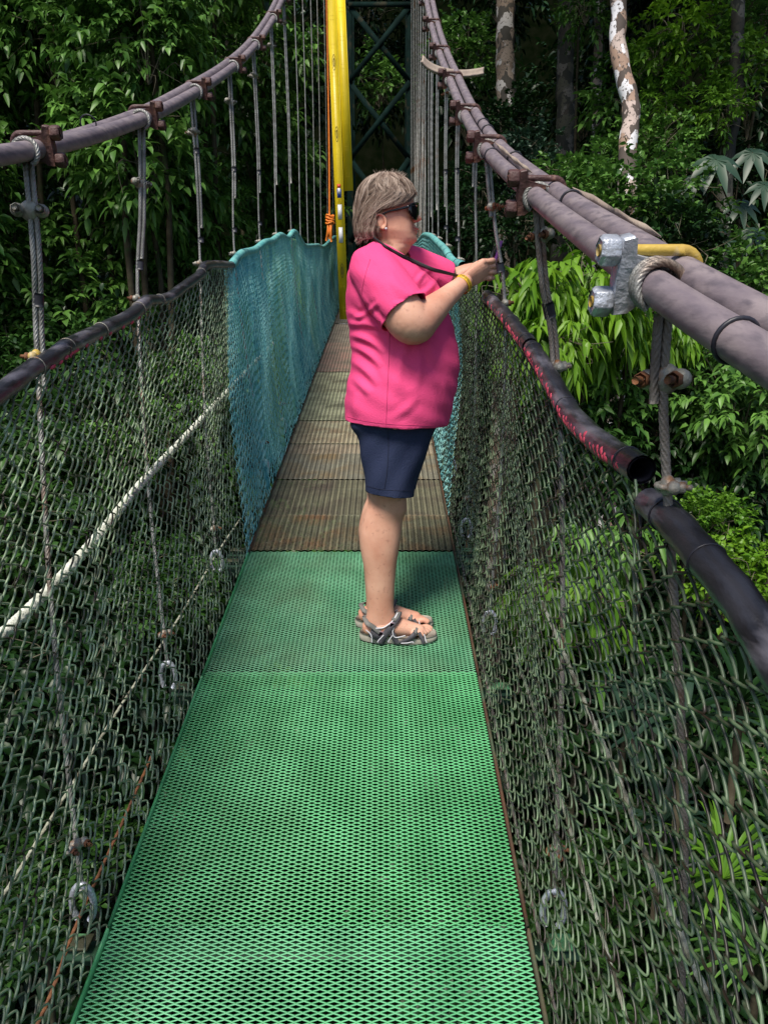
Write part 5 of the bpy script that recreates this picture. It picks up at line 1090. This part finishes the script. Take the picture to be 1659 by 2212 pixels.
# scalp cap under the strands
Vc = np.linspace(378.5, 519, 60); G = np.array([[hair_pt(v, a, -.006) for a in AN[:-1]] for v in Vc]); g = MB(); g.v.append(G.reshape(-1, 3)); g.n = G.size // 3; fs = []
for i in range(59):
    for j in range(72):
        j2 = (j + 1) % 72; c = (G[i, j] + G[i + 1, j2]) / 2
        if ux(c * np.array((1, 0, 1)) + np.array((0, YW, 0))) < bound(Vc[i]) - 7: fs.append((i * 72 + j, i * 72 + j2, (i + 1) * 72 + j2, (i + 1) * 72 + j))
g.f.append(np.array(fs)); tb = g.n; g.v.append(Q(835, 377.5)[None]); g.n += 1; g.f.append(np.array([(j, tb, (j + 1) % 72) for j in range(72)]))
cap = g.build('hair', hm[0], W)
hr = np.random.default_rng(5); SB = [MB(), MB(), MB()]
for cl in range(1330):
    near = 1 if hr.random() < .25 else -1
    a0 = near * hr.uniform(.0, np.pi); v0 = 378 + 118 * hr.random() ** 1.15; ln = hr.uniform(4.5, 7.5); sw = .5 + .5 * math.sin(a0 * 4 + v0 * .04) + hr.uniform(-.35, .35)
    mode = 0
    if cl >= 1180: near, v0, mode = -1, hr.uniform(462, 505), 1; a0 = -hr.uniform(1.35, 2.3)
    elif cl >= 1000: near, v0 = (-1 if hr.random() < .8 else 1), hr.uniform(377.5, 392); a0 = near * hr.uniform(1.2, 3.1)
    amp = hr.uniform(-.002, .0065); i_ = int(hr.choice(3, p=[.5, .32, .18])); n_s = int(hr.integers(11, 22)); wv_ = hr.uniform(-.05, .05); ph_ = hr.uniform(0, 6)
    for q in range(9):
        ang = a0 + hr.uniform(-.045, .045); v = v0 + hr.uniform(-2.5, 2.5); off = amp + hr.uniform(-.002, .0015); P = []
        for k in range(n_s):
            kk_ = k / n_s; tip = 1 - .75 * kk_; o_ = off * math.sin(math.pi * min(kk_ * 1.1 + .15, 1)) - .004 * kk_ ** 3 + (max(0, v - 500) * .00035 if abs(ang) > 1.7 else 0)
            p = hair_pt(min(v, 524), ang, o_)
            if ux(p * np.array((1, 0, 1)) + np.array((0, YW, 0))) > bound(v) + 1.5 or v > 526: break
            P.append(p)
            if v < 425 and abs(ang) < 2.0: dv = ln * (.55 + .35 * min(1, (v - 377) / 30)); da = -.075 * sw if abs(ang) > .4 else 0
            elif v < 470: dv = ln * .95; da = .04 + .06 * sw
            else: dv = ln * .8; da = .08 + .08 * sw
            if abs(ang) > 2.2: da *= .3
            da += wv_ * math.sin(k * .55 + ph_)
            # strands of one lock close up towards its tip
            if mode: da = .02 * sw; dv = ln * .7
            ang += near * da * ln / 6; v += dv
        if len(P) >= 4:
            P = np.array(P); SB[i_].tube(P, np.linspace(1, .25, len(P)) * hr.uniform(.0004, .0009), 4, caps=False)
for k, b_ in enumerate(SB): b_.build('hair_strands', hm[k], cap)
# short flyaway tufts on the crown and fringe
tf = MB()
for q in range(60):
    a0 = hr.uniform(-2.4, .6); v0 = hr.uniform(378, 386); p = hair_pt(v0, a0, .001); d = nrm(p - Q(835, 425)); d2 = nrm(np.array((hr.uniform(-.3, 1), hr.uniform(-.5, .5), .3)))
    tf.tube([p, p + d * .001 + d2 * .006, p + d * .002 + d2 * .014], [.0006, .0005, .0002], 3, caps=False)
for q in range(70):
    v0 = hr.uniform(508, 521); p = hair_pt(v0, -hr.uniform(2.0, 3.4), .0); tf.tube([p, p + np.array((-.003, 0, -.008)), p + np.array((-.009, 0, -.013 + hr.uniform(-.005, .003)))], [.001, .0008, .0002], 3, caps=False)
tf.build('flyaway_hair', hm[1], cap)
# ---- wristband with its printed word
wa, wb = Q(992, 619, -.052), Q(1004, 608, -.035); wax = nrm(wb - wa); wc = Q(999, 614, -.044); ux_ = nrm(np.cross(wax, (0, 1., 0))); uy_ = np.cross(wax, ux_); rw = .0305
an = np.linspace(0, 2 * np.pi, 40, endpoint=False); ringp = lambda r, h, a: wc + wax * h + r * (math.cos(a) * ux_ + math.sin(a) * uy_)
g = MB().grid(np.array([[ringp(r, h, a) for a in an] for r, h in ((rw, -.008), (rw + .0014, -.008), (rw + .0014, .008), (rw, .008))]), cv=True, cu=True)
wbnd = g.build('wristband', MT['band'], W)
try:
    fc = bpy.data.curves.new('txt', 'FONT'); fc.body = 'TIRIMBINA'; fc.size = .0135; fc.align_x = 'CENTER'; fc.align_y = 'CENTER'; fo = bpy.data.objects.new('txt', fc); C.objects.link(fo)
    dg = bpy.context.evaluated_depsgraph_get(); me = bpy.data.meshes.new_from_object(fo.evaluated_get(dg)); bpy.data.objects.remove(fo)
    tod = -wc / np.linalg.norm(wc); acam = math.atan2(tod @ uy_, tod @ ux_); sgn = 1 if (np.cross(ux_, uy_) @ wax) > 0 else -1
    for v in me.vertices:
        a = acam + (1) * v.co.x / rw; v.co = Vector(ringp(rw + .0019, v.co.y, a)) - Vector(W.location) - Vector((0, 0, 0))
    me.materials.append(MT['ink']); o = bpy.data.objects.new('wristband_print', me); C.objects.link(o); o.parent = wbnd; o.location = (0, 0, 0)
except Exception as ex: print('text failed', ex)
# ---- neck strap
sp_ = [(812, 519), (826, 530), (845, 542), (866, 553), (888, 563), (908, 571)]
for k, (o1, o2) in enumerate(((0, 0), (4.5, 3))):
    pts = [on_surf(u, v + o1 * (i / 5), .0035) for i, (u, v) in enumerate(sp_)]; pts = [p for p in pts if p is not None and p[1] < YW + .02]
    tail_ = [Q(930, 579 + o2, -.13), Q(955, 586 + o2 * .8, -.11), Q(980, 593 + o2 * .3, -.065), Q(1000, 598, -.012), Q(1030, 596, .03)]
    Pq = spl(np.array([Q(800, 508, -.05)] + pts + tail_), 60)
    MB().tube(Pq, .0040, prof=[(1, .22), (-1, .22), (-1, -.22), (1, -.22)], ref=(0, 0, 1)).build('neck_strap', MT['strap'], W)
# ---- phone (held: a thing of its own)
pc = Q(1068, 552, .095); zax = nrm(Q(1079, 515, .095) - Q(1060, 575, .095)); yax = np.array((0, 1., 0)); xax = np.cross(yax, zax); rot = np.stack([xax, yax, zax], 1)
ph = empty('phone', pc, 'purple cased phone the woman holds edge on in both hands', 'phone')
MB().box(pc, (.010, .155, .078), rot).build('case', MT['purple'], ph, smooth=False, bevel=.003); MB().box(pc - xax * .0056, (.0012, .145, .070), rot).build('screen', MT['screen'], ph, smooth=False)
